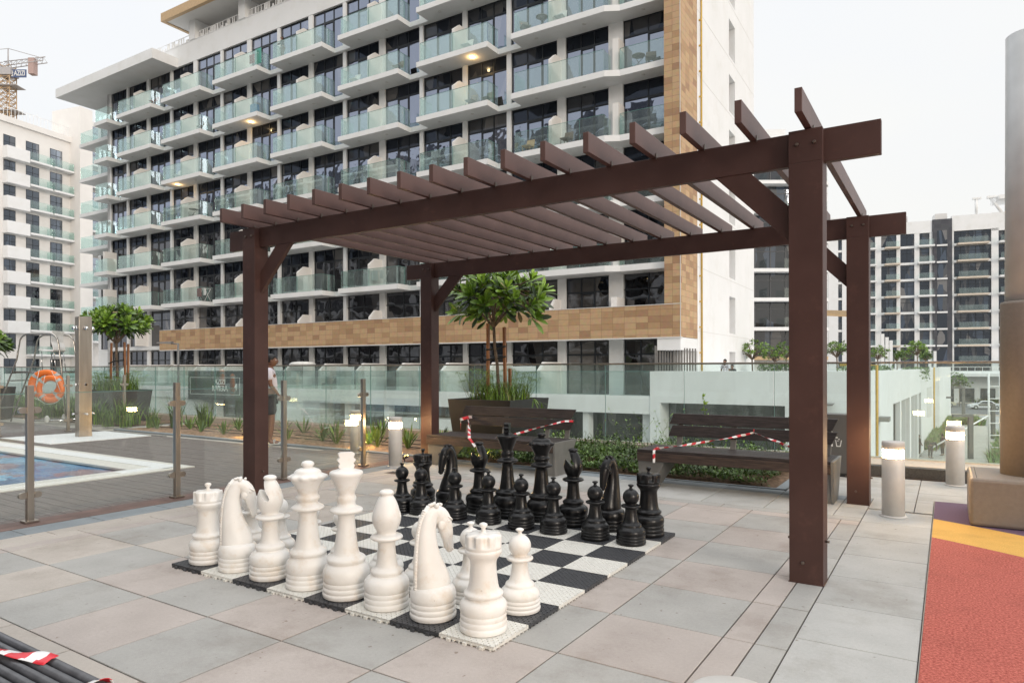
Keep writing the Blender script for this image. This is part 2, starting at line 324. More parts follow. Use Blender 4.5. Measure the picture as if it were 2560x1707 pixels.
def link(name, me, parent=None, bevel=0., loc=None, rz=0.):
    o = bpy.data.objects.new(name, me); COL.objects.link(o)
    if parent: o.parent = parent
    if loc: o.location = loc
    if rz: o.rotation_euler.z = rz
    if bevel:
        m = o.modifiers.new('bevel', 'BEVEL'); m.width = bevel; m.segments = 2; m.limit_method = 'ANGLE'
    return o
def tag(o, label, cat, group=None, kind=None):
    if label: o['label'] = label
    if cat: o['category'] = cat
    if group: o['group'] = group
    if kind: o['kind'] = kind
    return o
def thing(name, label, cat, loc=(0, 0, 0), rz=0., group=None, parent=None):
    o = bpy.data.objects.new(name, None); COL.objects.link(o); o.location = loc; o.rotation_euler.z = rz; o.empty_display_size = .2
    return tag(o, label, cat, group)
def struct(o): o['kind'] = 'structure'; return o
def copy_tree(o, loc=None, rz=None, label=None, group=None, parent=None):
    c = o.copy(); COL.objects.link(c)
    if parent is not None: c.parent = parent
    if loc is not None: c.location = loc
    if rz is not None: c.rotation_euler.z = rz
    if label: c['label'] = label
    if group: c['group'] = group
    for ch in list(o.children): copy_tree(ch, parent=c)
    return c
def text_mesh(txt, size, depth=.01, bold=.0, font_scale_x=1.):
    c = bpy.data.curves.new('t', 'FONT'); c.body = txt; c.size = size; c.extrude = depth; c.offset = bold; c.align_x = 'CENTER'; c.align_y = 'CENTER'
    o = bpy.data.objects.new('t', c); COL.objects.link(o); bpy.context.view_layer.update()
    me = bpy.data.meshes.new_from_object(o.evaluated_get(bpy.context.evaluated_depsgraph_get()))
    bpy.data.objects.remove(o); bpy.data.curves.remove(c); return me
def bake(o):
    """apply modifiers into the mesh"""
    bpy.context.view_layer.update()
    me = bpy.data.meshes.new_from_object(o.evaluated_get(bpy.context.evaluated_depsgraph_get()))
    o.modifiers.clear(); o.data = me; return o

# ---------------------------------------------------------------- camera, light
CAMH = 1.4573; TH = 57.3503
cam = bpy.data.cameras.new('camera'); co = bpy.data.objects.new('camera', cam); COL.objects.link(co); S.camera = co
cam.sensor_width = 36; cam.lens = 36*1700.44/2560; cam.shift_y = 66.27/2560; cam.clip_end = 2000; cam.clip_start = .05
co.location = (0, 0, CAMH)
co.rotation_euler = (radians(90), radians(.1023), radians(90-TH))
S.view_settings.view_transform = 'Standard'; S.view_settings.look = 'None'; S.view_settings.exposure = EXPO; S.view_settings.gamma = 1
S.cycles.max_bounces = 7; S.cycles.diffuse_bounces = 3; S.cycles.glossy_bounces = 3; S.cycles.transparent_max_bounces = 24; S.cycles.transmission_bounces = 2
S.cycles.caustics_reflective = False; S.cycles.caustics_refractive = False

SUN_AZ = radians(-28); SUN_EL = radians(14)      # measured from +X towards +Y
w = bpy.data.worlds.new('World'); S.world = w; w.use_nodes = True; t = w.node_tree; L = t.links.new
bg = t.nodes['Background']; sk = t.nodes.new('ShaderNodeTexSky'); sk.sky_type = 'NISHITA'; sk.sun_disc = False
sk.sun_elevation = SUN_EL; sk.sun_rotation = pi/2-SUN_AZ; sk.air_density = 1; sk.dust_density = 3
mul = t.nodes.new('ShaderNodeVectorMath'); mul.operation = 'SCALE'; mul.inputs[3].default_value = .09; L(sk.outputs[0], mul.inputs[0])
tc = t.nodes.new('ShaderNodeTexCoord'); n = t.nodes.new('ShaderNodeTexNoise'); n.inputs['Scale'].default_value = 1.6; n.inputs['Detail'].default_value = 4
mp = t.nodes.new('ShaderNodeMapping'); mp.inputs['Scale'].default_value = (1, 1, 3); L(tc.outputs['Generated'], mp.inputs[0]); L(mp.outputs[0], n.inputs['Vector'])
cr = t.nodes.new('ShaderNodeValToRGB'); cr.color_ramp.elements[0].color = (.945, .965, 1.0, 1); cr.color_ramp.elements[1].color = (1.0, .995, .97, 1)
cr.color_ramp.elements[0].position = .3; cr.color_ramp.elements[1].position = .7
L(n.outputs['Fac'], cr.inputs[0])
mx = t.nodes.new('ShaderNodeMix'); mx.data_type = 'RGBA'; mx.inputs[0].default_value = .88; L(mul.outputs[0], mx.inputs[6]); L(cr.outputs[0], mx.inputs[7])
sp = t.nodes.new('ShaderNodeSeparateXYZ'); L(tc.outputs['Generated'], sp.inputs[0])
gr = t.nodes.new('ShaderNodeValToRGB'); gr.color_ramp.interpolation = 'EASE'
e = gr.color_ramp.elements; e[0].position = 0; e[0].color = (.40, .40, .40, 1); e[1].position = 1; e[1].color = (1, 1, 1, 1)
q = e.new(.48); q.color = (.42, .42, .42, 1); L(sp.outputs['Z'], gr.inputs[0])
ml = t.nodes.new('ShaderNodeMix'); ml.data_type = 'RGBA'; ml.blend_type = 'MULTIPLY'; ml.inputs[0].default_value = 1; L(mx.outputs[2], ml.inputs[6]); L(gr.outputs[0], ml.inputs[7])
L(ml.outputs[2], bg.inputs[0]); bg.inputs[1].default_value = SKY
sl = bpy.data.lights.new('sun', 'SUN'); sl.energy = SUNE; sl.angle = radians(14); sl.color = (1, .88, .76)
so = bpy.data.objects.new('sun', sl); COL.objects.link(so)
so.rotation_euler = Vector((-cos(SUN_EL)*cos(SUN_AZ), -cos(SUN_EL)*sin(SUN_AZ), -sin(SUN_EL))).to_track_quat('-Z', 'Y').to_euler()
def lamp(name, loc, e, r=.06, col=(1, .66, .32), kind='POINT', rot=None, size=None):
    l = bpy.data.lights.new(name, kind); l.energy = e; l.color = col
    if kind in ('POINT', 'SPOT'): l.shadow_soft_size = r
    if kind == 'SPOT': l.spot_size = size or 1.6; l.spot_blend = .8
    o = bpy.data.objects.new(name, l); COL.objects.link(o); o.location = loc
    if rot: o.rotation_euler = Vector(rot).to_track_quat('-Z', 'Y').to_euler()
    return o

# ================================================================ OUR PODIUM DECK
# gaps in the podium: pool basin X<-9.9..., planting beds sit on top as shallow soil
m = MB()
# podium body under everything, pool hole left open
PX0, PX1, PY0, PY1 = -34., 9., -7., 11.45
for (x0, x1, y0, y1) in ((-9.9, PX1, PY0, PY1), (PX0, -9.9, 5.24, PY1), (PX0, -24., PY0, 5.24), (-24., -9.9, PY0, -3.)):
    m.box(x0, x1, y0, y1, -5.5, -.02)
struct(m.build('podium_ground', 'concrete'))
# joint bed below the pavers
struct(MB().box(-7.14, 6., -2.5, 11.2, -.018, -.012).build('paving_bed', 'joint'))

G = .0042
def tiles(m, xs, ys, pick):
    for i in range(len(xs)-1):
        for j in range(len(ys)-1):
            mi, tn = pick(i, j)
            if mi is None: continue
            x0, x1, y0, y1 = xs[i]+G, xs[i+1]-G, ys[j]+G, ys[j+1]-G
            c = .0025; z = R.uniform(-.0008, .0008)
            b = [(x0, y0, -.012), (x1, y0, -.012), (x1, y1, -.012), (x0, y1, -.012)]
            k = [(x0, y0, z-c), (x1, y0, z-c), (x1, y1, z-c), (x0, y1, z-c)]
            t = [(x0+c, y0+c, z), (x1-c, y0+c, z), (x1-c, y1-c, z), (x0+c, y1-c, z)]
            m.add(b+k+t, [(8, 9, 10, 11)]+[(q, (q+1) % 4, 4+(q+1) % 4, 4+q) for q in range(4)]+[(4+q, 4+(q+1) % 4, 8+(q+1) % 4, 8+q) for q in range(4)], mi, False, tn)
def tn(a=.06): return R.uniform(1-a, 1+a)
m = MB()
X0, P = -1.03, .6600
xs = [X0-P*k for k in range(8, -1, -1)]                         # -6.31 .. -1.03
ys = [2.40+P*k for k in range(-1, 8)]                           # 1.74 .. 7.02
# 0 grey 1 pink 2 beige 3 blue 4 slab
def field(i, j):
    g = ((8-i)+(j)) % 2 == 0
    if g: return 0, tn(.05)
    return (1 if i > 3 else (2 if i < 2 else R.choice((1, 2)))), tn(.06)  # beige for pink towards the left: change of lighting put into tile colour
tiles(m, xs, ys, field)
tiles(m, [-1.03, -.866, -.70], ys, lambda i, j: ((1, 0)[i], tn()))                   # narrow border strips
sy = [1.28+P*k for k in range(0, 11)]
tiles(m, [-.70, -.125], sy, lambda i, j: (4, tn(.07)))                               # big grey slabs
tiles(m, [-6.64, -6.475, -6.31], [1.74+P*k for k in range(0, 9)], lambda i, j: ((2, 1)[i], tn(.05)))
tiles(m, [-6.82, -6.64], [.9+P*k for k in range(0, 11)], lambda i, j: (2, tn(.04)))
tiles(m, [-7.14, -6.82], [.75+.66*k for k in range(0, 12)], lambda i, j: (3, tn(.08)))
tiles(m, xs+[-.866, -.70], [7.02, 7.20], lambda i, j: (1, tn(.05)))
tiles(m, [-6.64+P*k for k in range(0, 10)], [7.20, 7.37], lambda i, j: (0, tn(.04)))
bx = [-6.9+P*k for k in range(0, 9)]+[-.96]
tiles(m, bx, [7.37, 8.28], lambda i, j: (4, tn(.05)))
tiles(m, bx+[-.70], [8.28, 8.55], lambda i, j: (3, tn(.05)))
tiles(m, [-1.62, -.96, -.29], [8.55, 9.2, 9.8, 10.25], lambda i, j: (4, tn(.05)))
tiles(m, [-.96, -.70], [7.37, 7.88, 8.28], lambda i, j: (4, tn(.05)))
tiles(m, [-.70, -.29, -.125], [7.94, 8.55], lambda i, j: (4, tn(.05)))
tiles(m, [-.29, .55, 1.4, 2.3], [8.72, 9.18, 9.72, 10.25], lambda i, j: (4, tn(.05)))
tiles(m, [-.29, -.125], [8.55, 8.72], lambda i, j: (4, 1.))
tiles(m, [-7.14+P*k for k in range(0, 10)]+[-.70], [1.60, 1.74], lambda i, j: (2, tn(.05)))
tiles(m, [-7.14+P*k for k in range(0, 10)]+[-.70], [-.4+.66*k for k in range(0, 4)][:4], lambda i, j: ((2, 1)[(i+j) % 2], tn(.05)))
m.box(-7.14+G, -.70, 1.585, 1.597, -.011, -.004, 2, .9)
struct(m.build('paving', ['grey', 'pink', 'beige', 'blue', 'slab']))

# rubber play surface: purple, yellow, red sweeping bands
def arc(x, a): return a+.30*0 + (-.62*(x+.12) if a > 7.4 else -.55*(x+.12)) + .0*x
def band(name, fn0, fn1, mt, z):
    m = MB(); xs_ = [-.118+.12*k for k in range(0, 50)]
    for a, b in zip(xs_[:-1], xs_[1:]):
        p = [(a, fn0(a)), (b, fn0(b)), (b, fn1(b)), (a, fn1(a))]
        if max(q[1] for q in p)-min(q[1] for q in p) < .001: continue
        m.add([(x, y, z) for x, y in p], [(0, 1, 2, 3)])
    return struct(m.build(name, mt))
yt = lambda x: 7.706-.50*(x+.12)-.10*(x+.12)**2
yb = lambda x: 6.865-.52*(x+.12)-.12*(x+.12)**2
band('play_surface_red', lambda x: -2., yb, 'red', .0)
band('play_surface_yellow', yb, yt, 'yellow', .0005)
band('play_surface_purple', yt, lambda x: 8.715, 'purple', .001)
struct(MB().box(-.124, -.119, -2, 8.71, -.01, .003).build('edge_trim', 'benchmetal'))

# composite deck around the pool
m = MB()
def deckrect(x0, x1, y0, y1, mi=0):
    n = max(1, round((y1-y0)/.145)); h = (y1-y0)/n
    for k in range(n): m.box(x0, x1, y0+k*h+.003, y0+(k+1)*h-.003, -.02, -.001+R.uniform(-.001, .001), mi)
deckrect(-9.4, -7.47, -2, 8.55); deckrect(-24, -9.4, 5.95, 8.3); deckrect(-34, -24, -2, 8.9)
m.box(-7.47, -7.31, -2, 8.5, -.02, .001, 1); m.box(-7.305, -7.147, -2, 8.5, -.02, .001, 1)
struct(m.build('pool_deck', ['deck', 'deckrim']))
# shower slab, channel
m = MB().prism([(-16.75, 6.22), (-14.55, 6.22), (-14.55, 8.2), (-16.5, 8.2)], -.02, .012); m.box(-16.5, -14.2, 8.24, 8.34, -.02, .004, 1)
m.box(-24, -17.3, 6.2, 6.28, -.02, .008, 0)
struct(m.build('shower_slab', ['copw', 'kerb']))

# pool
m = MB()
m.box(-9.9, -9.4, -2, 5.95, -.3, .012, 0); m.box(-24, -9.9, 5.24, 5.95, -.3, .012, 0)
m.box(-9.83, -9.55, -2, 5.80, .012, .02, 1)
for k in range(120): m.box(-9.80, -9.58, -1+.05*k, -.97+.05*k, .02, .024, 0)
m.box(-24, -9.55, 5.55, 5.82, .012, .019, 1)
struct(m.build('pool_coping', ['cop', 'copw']))
m = MB().box(-24, -9.9, -3, 5.24, -1.3, -1.25); m.box(-9.92, -9.9, -3, 5.24, -1.25, -.28); m.box(-24, -9.9, 5.22, 5.24, -1.25, -.28)
struct(m.build('pool_basin', 'shell'))
wm = bpy.data.materials.new('pool_water'); wm.use_nodes = True; t = wm.node_tree; b = t.nodes['Principled BSDF']; L = t.links.new
b.inputs['Roughness'].default_value = .03; b.inputs['IOR'].default_value = 1.33; b.inputs['Specular IOR Level'].default_value = .5
g = t.nodes.new('ShaderNodeNewGeometry'); vo = t.nodes.new('ShaderNodeTexVoronoi'); vo.inputs['Scale'].default_value = 1.6
mp = t.nodes.new('ShaderNodeMapping'); mp.inputs['Scale'].default_value = (1, 1.6, 1); L(g.outputs['Position'], mp.inputs[0])
nz = t.nodes.new('ShaderNodeTexNoise'); nz.inputs['Scale'].default_value = 7; nz.inputs['Detail'].default_value = 4; L(mp.outputs[0], nz.inputs['Vector'])
ad = t.nodes.new('ShaderNodeVectorMath'); ad.operation = 'MULTIPLY_ADD'; ad.inputs[1].default_value = (.5, .5, 0); L(nz.outputs['Color'], ad.inputs[0]); L(g.outputs['Position'], ad.inputs[2]); L(ad.outputs[0], vo.inputs['Vector'])
cr = t.nodes.new('ShaderNodeValToRGB'); e = cr.color_ramp.elements; e[0].color = (.012, .11, .28, 1); e[1].color = (.03, .22, .46, 1); e[1].position = .6
q = e.new(.75); q.color = (.16, .42, .62, 1); q = e.new(.86); q.color = (.10, .30, .50, 1); q = e.new(.95); q.color = (.24, .16, .22, 1); cr.color_ramp.interpolation = 'EASE'  # reddish patches: a reflection on the water put into its base colour
sc = t.nodes.new('ShaderNodeSeparateColor'); L(vo.outputs['Color'], sc.inputs[0]); L(sc.outputs[0], cr.inputs[0]); L(cr.outputs[0], b.inputs['Base Color'])
bp = t.nodes.new('ShaderNodeBump'); bp.inputs['Strength'].default_value = .12; bp.inputs['Distance'].default_value = .05; L(nz.outputs['Fac'], bp.inputs['Height']); L(bp.outputs[0], b.inputs['Normal'])
MT['water'] = wm
struct(MB().add([(-24, -3, -.03), (-9.9, -3, -.03), (-9.9, 5.24, -.03), (-24, 5.24, -.03)], [(0, 1, 2, 3)]).build('pool_water', 'water'))

# planting beds (soil) and the upstand with the glass parapet
def soil(name, x0, x1, y0, y1, z, mt):
    m = MB(); nx, ny = int((x1-x0)/.18)+1, int((y1-y0)/.18)+1
    vs = []
    for j in range(ny+1):
        for i in range(nx+1):
            e_ = min(i, nx-i, j, ny-j); vs.append((x0+(x1-x0)*i/nx, y0+(y1-y0)*j/ny, z+(R.uniform(-.012, .03) if e_ else -.01)))
    m.add(vs, [(j*(nx+1)+i, j*(nx+1)+i+1, (j+1)*(nx+1)+i+1, (j+1)*(nx+1)+i) for j in range(ny) for i in range(nx)], 0, True)
    return struct(m.build(name, mt))
soil('bed_soil_sandy', -16.7, -7.2, 8.68, 10.95, .012, 'sand')
soil('bed_soil', -7.2, -1.7, 8.58, 10.95, .012, 'soil')
soil('lawn_soil', -30, -17.5, 9.2, 10.95, .012, 'soil')
m = MB().box(-16.8, -7.2, 8.55, 8.67, -.02, .02, 0); m.box(-7.32, -7.2, 8.55, 10.95, -.02, .018, 0)
m.box(-1.74, -1.63, 8.56, 10.25, -.02, .012, 0); m.box(-7.14, -1.63, 8.555, 8.60, -.02, .011, 0)
struct(m.build('bed_edging', 'blue'))
m = MB().box(-34, -1.62, 10.95, 11.35, -.3, .15, 1); m.box(-1.62, 9, 10.42, 11.35, -.3, .15, 1)
m.box(-1.62, 9, 10.27, 10.415, -.02, .145, 0); m.box(-1.62, 9, 10.24, 10.27, -.02, .012, 2)
m.box(-34, 9, 11.06, 11.075, .15, .165, 1); m.box(-34, 9, 11.125, 11.14, .15, .165, 1)
kt = tag(m.build('parapet_kerb', ['kerb', 'kerbtop', 'joint']), 'low dark granite kerb with pale top carrying the glass parapet', 'kerb')
gp = thing('glass_parapet', 'long frameless glass parapet with thin brown metal handrail beyond the benches', 'railing', (0, 11.1, .15))
JX = [-34.0+.0]+[-.845-1.4335*k for k in range(22, -1, -1)]+[.64, 2.08, 3.5, 5., 6.5, 8.]
JX = [x for x in JX if x > -34.1]
for a, b_ in zip(JX[:-1], JX[1:]):
    pm = MB().box(a+.006, b_-.006, -.008, .008, .0, 1.36); pm.build('glass_panel', 'bglass', gp)
    e_ = MB().box(a+.0055, a+.009, -.009, .009, .0, 1.36); e_.build('panel_edge', 'edge', gp)
MB().box(-34, 9, -.024, .024, 1.36, 1.39).build('handrail', 'steel', gp, .004)

# ================================================================ BOARD AND CHESSMEN
BTH = radians(.533); BX, BY, SQ = -1.9661, 2.8866, .3556
def bpt(i, j): return (BX-(i*sin(BTH)+j*cos(BTH))*SQ, BY+(i*cos(BTH)-j*sin(BTH))*SQ)
board = thing('chessboard', 'giant chessboard of interlocking black and beige perforated plastic tiles', 'chessboard', (BX, BY, 0), BTH)
def sqtile():
    # slotted plastic tile: local square x in [-SQ,0], y in [0,SQ]
    m = MB(); n = 18; g = SQ/n; h = .026
    c = .0022
    m.box(-SQ+.001, -.001, .001, SQ-.001, .008, h-.006, 0)
    # surface lattice: ribs leaving a grid of pin holes
    for k in range(n+1):
        a = k*g; wd = .0048 if 0 < k < n else .0035
        a0, a1 = max(.001, a-wd), min(SQ-.001, a+wd)
        m.box(-SQ+.001, -.001, a0, a1, h-.006, h, 0); 
        m.box(-a1, -a0, .001, SQ-.001, h-.0059, h+.0002, 0)
        if k < n:
            for q in range(n):
                if (q+k) % 2 == 0: m.box(-(q+1)*g, -q*g, a+.006, a+.0135, h-.006, h-.0003, 0)
    # teeth round the rim
    for k in range(9):
        a = .02+k*(SQ-.04)/8
        for (x, y) in ((-a, -.004), (-a, SQ+.004-.008), (-SQ-.0, a), (-.006, a)):
            m.box(x-.005, x+.005, y-.0, y+.008, 0, .012, 0)
    m.box(-SQ+.012, -.012, .012, SQ-.012, 0, .008, 0)
    return m
tb = sqtile(); meshb = tb.mesh('black_tile', 'tileb'); meshw = tb.mesh('beige_tile', 'tilew')
# loop pegs along the two near outer edges
pg = MB()
pg.box(-.012, .012, -.014, -.001, 0, .016)
pgm = {0: pg.mesh('pegs', 'tilew'), 1: pg.mesh('pegs', 'tileb')}
for i in range(8):
    for j in range(8):
        d = (i+j) % 2
        o = link('black_tile' if d else 'beige_tile', meshb if d else meshw, board, loc=(-j*SQ, i*SQ, R.uniform(-.0007, .0007)))
        if i == 0:
            for kk in (.2, .5, .8): link('edge_peg', pgm[d], o, loc=(-kk*SQ, 0, 0))

def ringbase(r, zt):
    """three stacked rolls of a chessman foot, height zt"""
    p = [(r*.93, 0), (r*.985, zt*.06)]
    for k in range(3):
        z0 = zt*(.06+k*.315)
        p += [(r*.985-k*.002, z0+zt*.05), (r-k*.002, z0+zt*.12), (r-k*.002, z0+zt*.20), (r*.985-k*.002, z0+zt*.27), (r*.955-k*.002, z0+zt*.30)]
    return p
def smoothp(p, it=1):
    for _ in range(it):
        q = [p[0]]
        for a, b in zip(p[:-1], p[1:]): q += [(a[0]*.75+b[0]*.25, a[1]*.75+b[1]*.25), (a[0]*.25+b[0]*.75, a[1]*.25+b[1]*.75)]
        p = q+[p[-1]]
    return p
def knob(z, r, neck, ztop):
    h = ztop-z
    return [(neck*1.5, z), (neck, z+h*.2), (neck, z+h*.45), (r*.8, z+h*.55), (r, z+h*.7), (r*.9, z+h*.86), (r*.45, z+h*.97), (.001, ztop)]
def cap(n, r, z0, h, peak=1.): return [(r, z0), (r*1.02, z0+h*.3), (r*.85, z0+h*.65), (r*.5, z0+h*.92), (.001, z0+h)]
def pawn_m():
    p = ringbase(.123, .075)+[(.118, .085), (.119, .10), (.113, .118), (.098, .132), (.092, .137), (.087, .143), (.088, .152), (.084, .16), (.072, .168), (.063, .18), (.055, .21), (.049, .245), (.046, .28), (.05, .291), (.072, .294), (.079, .30), (.080, .307), (.075, .314), (.052, .318), (.042, .322)]
    for k in range(1, 9):
        a = -pi/2+.62+k*(pi-.62-.3)/8.6; p.append((.067*cos(a), .378+.067*sin(a)))
    p += knob(.443, .025, .012, .483)
    return MB().lathe(smoothp(p), 40)
def rook_m():
    p = ringbase(.132, .098)+[(.128, .105), (.132, .125), (.128, .15), (.112, .168), (.100, .176), (.097, .182), (.103, .188), (.109, .196), (.109, .205), (.102, .212), (.09, .22), (.084, .235), (.077, .28), (.073, .33), (.071, .365), (.076, .388), (.092, .405), (.1, .418), (.1035, .43), (.102, .438), (.097, .442), (.0985, .448)]
    p = smoothp(p)
    n = len(p); p += [(.101, .455), (.101, .462), (.101, .4651), (.101, .50), (.101, .515), (.098, .523), (.05, .526), (.03, .527)]+knob(.529, .024, .012, .585)
    def mod(i, t, z):
        if i < n+2 or i > n+6 or z < .4650: return 1.
        u = (t/(2*pi)*8) % 1.; d = abs(u-.5)*2      # 8 embrasures
        return .86 if d < .42 else (.86+.14*(d-.42)/.10 if d < .52 else 1.)
    return MB().lathe(p, 96, mod=mod)
def queen_m():
    p = ringbase(.142, .098)+[(.138, .105), (.142, .13), (.139, .16), (.122, .185), (.11, .196), (.106, .203), (.113, .208), (.119, .218), (.119, .23), (.108, .24), (.092, .25), (.084, .265), (.074, .31), (.067, .37), (.06, .44), (.057, .48), (.066, .494), (.094, .5), (.106, .508), (.107, .518), (.098, .528), (.08, .537), (.068, .545), (.064, .556), (.073, .565), (.079, .576), (.078, .588), (.067, .597), (.062, .61), (.07, .63), (.082, .655), (.096, .68), (.108, .698)]
    p = smoothp(p); n = len(p)
    p += [(.118, .708), (.122, .716), (.119, .725), (.106, .733), (.088, .74), (.085, .752), (.074, .764), (.05, .773), (.034, .778), (.03, .782)]
    for k in range(0, 6): a = -.7+k*(.7+pi/2)/5; p.append((max(.001, .043*cos(a)), .80+.024*sin(a)))
    def mod(i, t, z):
        return 1+.07*cos(10*t)*(1 if n <= i <= n+2 else 0) if .70 < z < .73 else 1.
    return MB().lathe(p, 80, mod=mod)
def king_m():
    p = ringbase(.148, .1)+[(.144, .108), (.147, .135), (.144, .165), (.13, .192), (.117, .204), (.113, .21), (.116, .216), (.121, .226), (.121, .238), (.11, .248), (.09, .257), (.079, .27), (.07, .32), (.062, .38), (.055, .45), (.051, .5), (.06, .517), (.09, .523), (.104, .53), (.1045, .541), (.094, .551), (.07, .559), (.06, .568), (.056, .583), (.062, .60), (.062, .618), (.055, .628), (.052, .64), (.058, .66), (.073, .695), (.088, .73), (.099, .75), (.1045, .762), (.104, .775), (.096, .783), (.08, .787), (.06, .793), (.045, .80), (.034, .807), (.001, .81)]
    m = MB().lathe(smoothp(p), 48)
    # cross finial: scalloped block
    o = []
    for z, r in ((.795, .03), (.805, .046), (.82, .05), (.832, .042), (.84, .047), (.852, .058), (.862, .05), (.87, .042), (.88, .048), (.893, .05), (.901, .038)): o.append((r, z))
    pts = [(r, .023, z) for r, z in o]+[(-r, .023, z) for r, z in o[::-1]]
    m.extr(pts, (0, -.046, 0)); return m
def bishop_m():
    p = ringbase(.137, .098)+[(.133, .105), (.137, .13), (.133, .158), (.112, .18), (.092, .188), (.089, .194), (.094, .2), (.097, .21), (.094, .22), (.08, .23), (.067, .24), (.06, .27), (.054, .33), (.051, .375), (.056, .394), (.086, .4), (.098, .408), (.098, .417), (.088, .426), (.066, .431), (.056, .438), (.058, .45), (.074, .475), (.085, .505), (.088, .53), (.083, .562), (.071, .598), (.056, .635), (.042, .658), (.034, .665), (.037, .669), (.044, .675), (.044, .683), (.036, .693), (.018, .699), (.001, .70)]
    return MB().lathe(smoothp(p), 44)
def knight_m():
    p = ringbase(.135, .098)+[(.131, .105), (.134, .13), (.128, .16), (.115, .178), (.09, .188), (.05, .192), (.001, .193)]
    return MB().lathe(smoothp(p), 44)
NK = [(.000, .150, .112, .090), (-.004, .20, .110, .086), (-.016, .26, .098, .076), (-.030, .32, .082, .064), (-.038, .38, .070, .054), (-.042, .44, .061, .048), (-.040, .50, .055, .044), (-.030, .55, .051, .041), (-.010, .592, .049, .039), (.020, .603, .046, .038), (.046, .585, .047, .040), (.064, .55, .050, .043), (.078, .51, .046, .040), (.090, .465, .038, .034), (.099, .425, .031, .029), (.105, .39, .027, .026), (.107, .365, .022, .022), (.107, .353, .010, .012)]
def knight_head():
    m = MB(); n = 20; vs = []
    for i, (f, z, a_, b_) in enumerate(NK):
        p0 = NK[max(0, i-1)]; p1 = NK[min(len(NK)-1, i+1)]; d = Vector((p1[0]-p0[0], p1[1]-p0[1])).normalized(); nn = Vector((d.y, -d.x))
        for k in range(n):
            t_ = 2*pi*k/n; c_ = cos(t_); s_ = sin(t_)
            vs.append((b_*abs(s_)**.85*(1 if s_ > 0 else -1), f+nn.x*a_*c_, z+nn.y*a_*c_))
    fs = [(i*n+k, i*n+(k+1) % n, (i+1)*n+(k+1) % n, (i+1)*n+k) for i in range(len(NK)-1) for k in range(n)]
    fs += [list(range(n))[::-1], [(len(NK)-1)*n+k for k in range(n)]]
    m.add(vs, fs, 0, True); return m, None
def knight_detail(base):
    m = MB()
    for k in range(30):                        # plaited mane down the back of the neck
        t_ = .7+k*8.4/29; i = int(t_); u = t_-i
        f, z, a_, b_ = [NK[i][q]*(1-u)+NK[i+1][q]*u for q in range(4)]; d = Vector((NK[i+1][0]-NK[i][0], NK[i+1][1]-NK[i][1])).normalized(); nn = Vector((d.y, -d.x))
        m.ball((0, f-nn.x*(a_+.001), z-nn.y*(a_+.001)), .0115, 8, 0, (1.7, .9, .8))
    m.tube([(0, NK[q][0]-(Vector((NK[q+1][1]-NK[q][1], -(NK[q+1][0]-NK[q][0]))).normalized().x)*(NK[q][2]-.004), NK[q][1]+(Vector((NK[q+1][1]-NK[q][1], -(NK[q+1][0]-NK[q][0]))).normalized().y)*-(NK[q][2]-.004)) for q in range(1, 9)], .016, 8)
    for s_ in (-1, 1):
        m.tube([(s_*.018, .010, .625), (s_*.022, .016, .643), (s_*.020, .026, .652)], [.015, .013, .005], 8)   # ears
        m.ball((s_*.038, .083, .548), .012, 10, 0, (.7, 1, .8)); m.tube([(s_*.034, .078, .572), (s_*.040, .092, .565), (s_*.034, .108, .55)], .005, 6)
        m.ball((s_*.020, .118, .378), .008, 8); m.ball((s_*.030, .045, .525), .026, 12, 0, (.6, 1, 1.2))
        m.tube([(s_*.024, .085, .375), (s_*.029, .088, .395), (s_*.031, .082, .415)], .004, 6)
    return m
def make_set(mt):
    out = {}
    for nm, fn in (('pawn', pawn_m), ('rook', rook_m), ('queen', queen_m), ('king', king_m), ('bishop', bishop_m), ('knight', knight_m)):
        mesh = fn().mesh('chess_'+nm, mt)
        if nm == 'bishop':
            bm = bmesh.new(); bm.from_mesh(mesh); bmesh.ops.recalc_face_normals(bm, faces=bm.faces[:]); bm.to_mesh(mesh); bm.free()
            o = link('tmp', mesh); cut = MB()
            # hooked mitre slit: a curved slot, open on the -Y side
            seg = [(.11, .600), (.07, .566), (.045, .545), (.022, .545), (.004, .565), (-.008, .60), (-.016, .635)]
            seg = [(-y, z) for y, z in seg]
            L_, R_ = [], []
            for k, q in enumerate(seg):
                a = Vector(seg[max(0, k-1)]); b = Vector(seg[min(len(seg)-1, k+1)]); d = (b-a).normalized(); nn = Vector((-d.y, d.x))*.013
                L_.append(Vector(q)+nn); R_.append(Vector(q)-nn)
            poly = [(.12, -a_, b_) for a_, b_ in ((.12, .612), (.082, .606), (.056, .588), (.034, .560), (.012, .536), (-.010, .532), (-.020, .546), (-.010, .566), (.008, .590), (.022, .622), (.030, .652), (.036, .664), (.12, .672))]
            cut.extr(poly, (-.24, 0, 0)); c = cut.build('tmpcut', mt, fixn=True)
            md = o.modifiers.new('b', 'BOOLEAN'); md.object = c; md.operation = 'DIFFERENCE'; md.solver = 'EXACT'
            bake(o); mesh = o.data; mesh.name = 'chess_bishop'
            bpy.data.objects.remove(o); bpy.data.objects.remove(c)
            for p_ in mesh.polygons: p_.use_smooth = True
            mesh.set_sharp_from_angle(angle=radians(45))
        out[nm] = mesh
    h, base = knight_head(); o = h.build('tmp', mt, fixn=True); sd = o.modifiers.new('s', 'SUBSURF'); sd.levels = sd.render_levels = 2; bake(o)
    out['head'] = o.data; bpy.data.objects.remove(o)
    out['detail'] = knight_detail(base).mesh('knight_mane', mt)
    return out
sets = {'white': make_set('whitepl'), 'black': make_set('blackpl')}
lab = {'white': {0: 'right-hand white rook on the near corner tile', 7: 'left-hand white rook at the far left end of the white back rank'}}
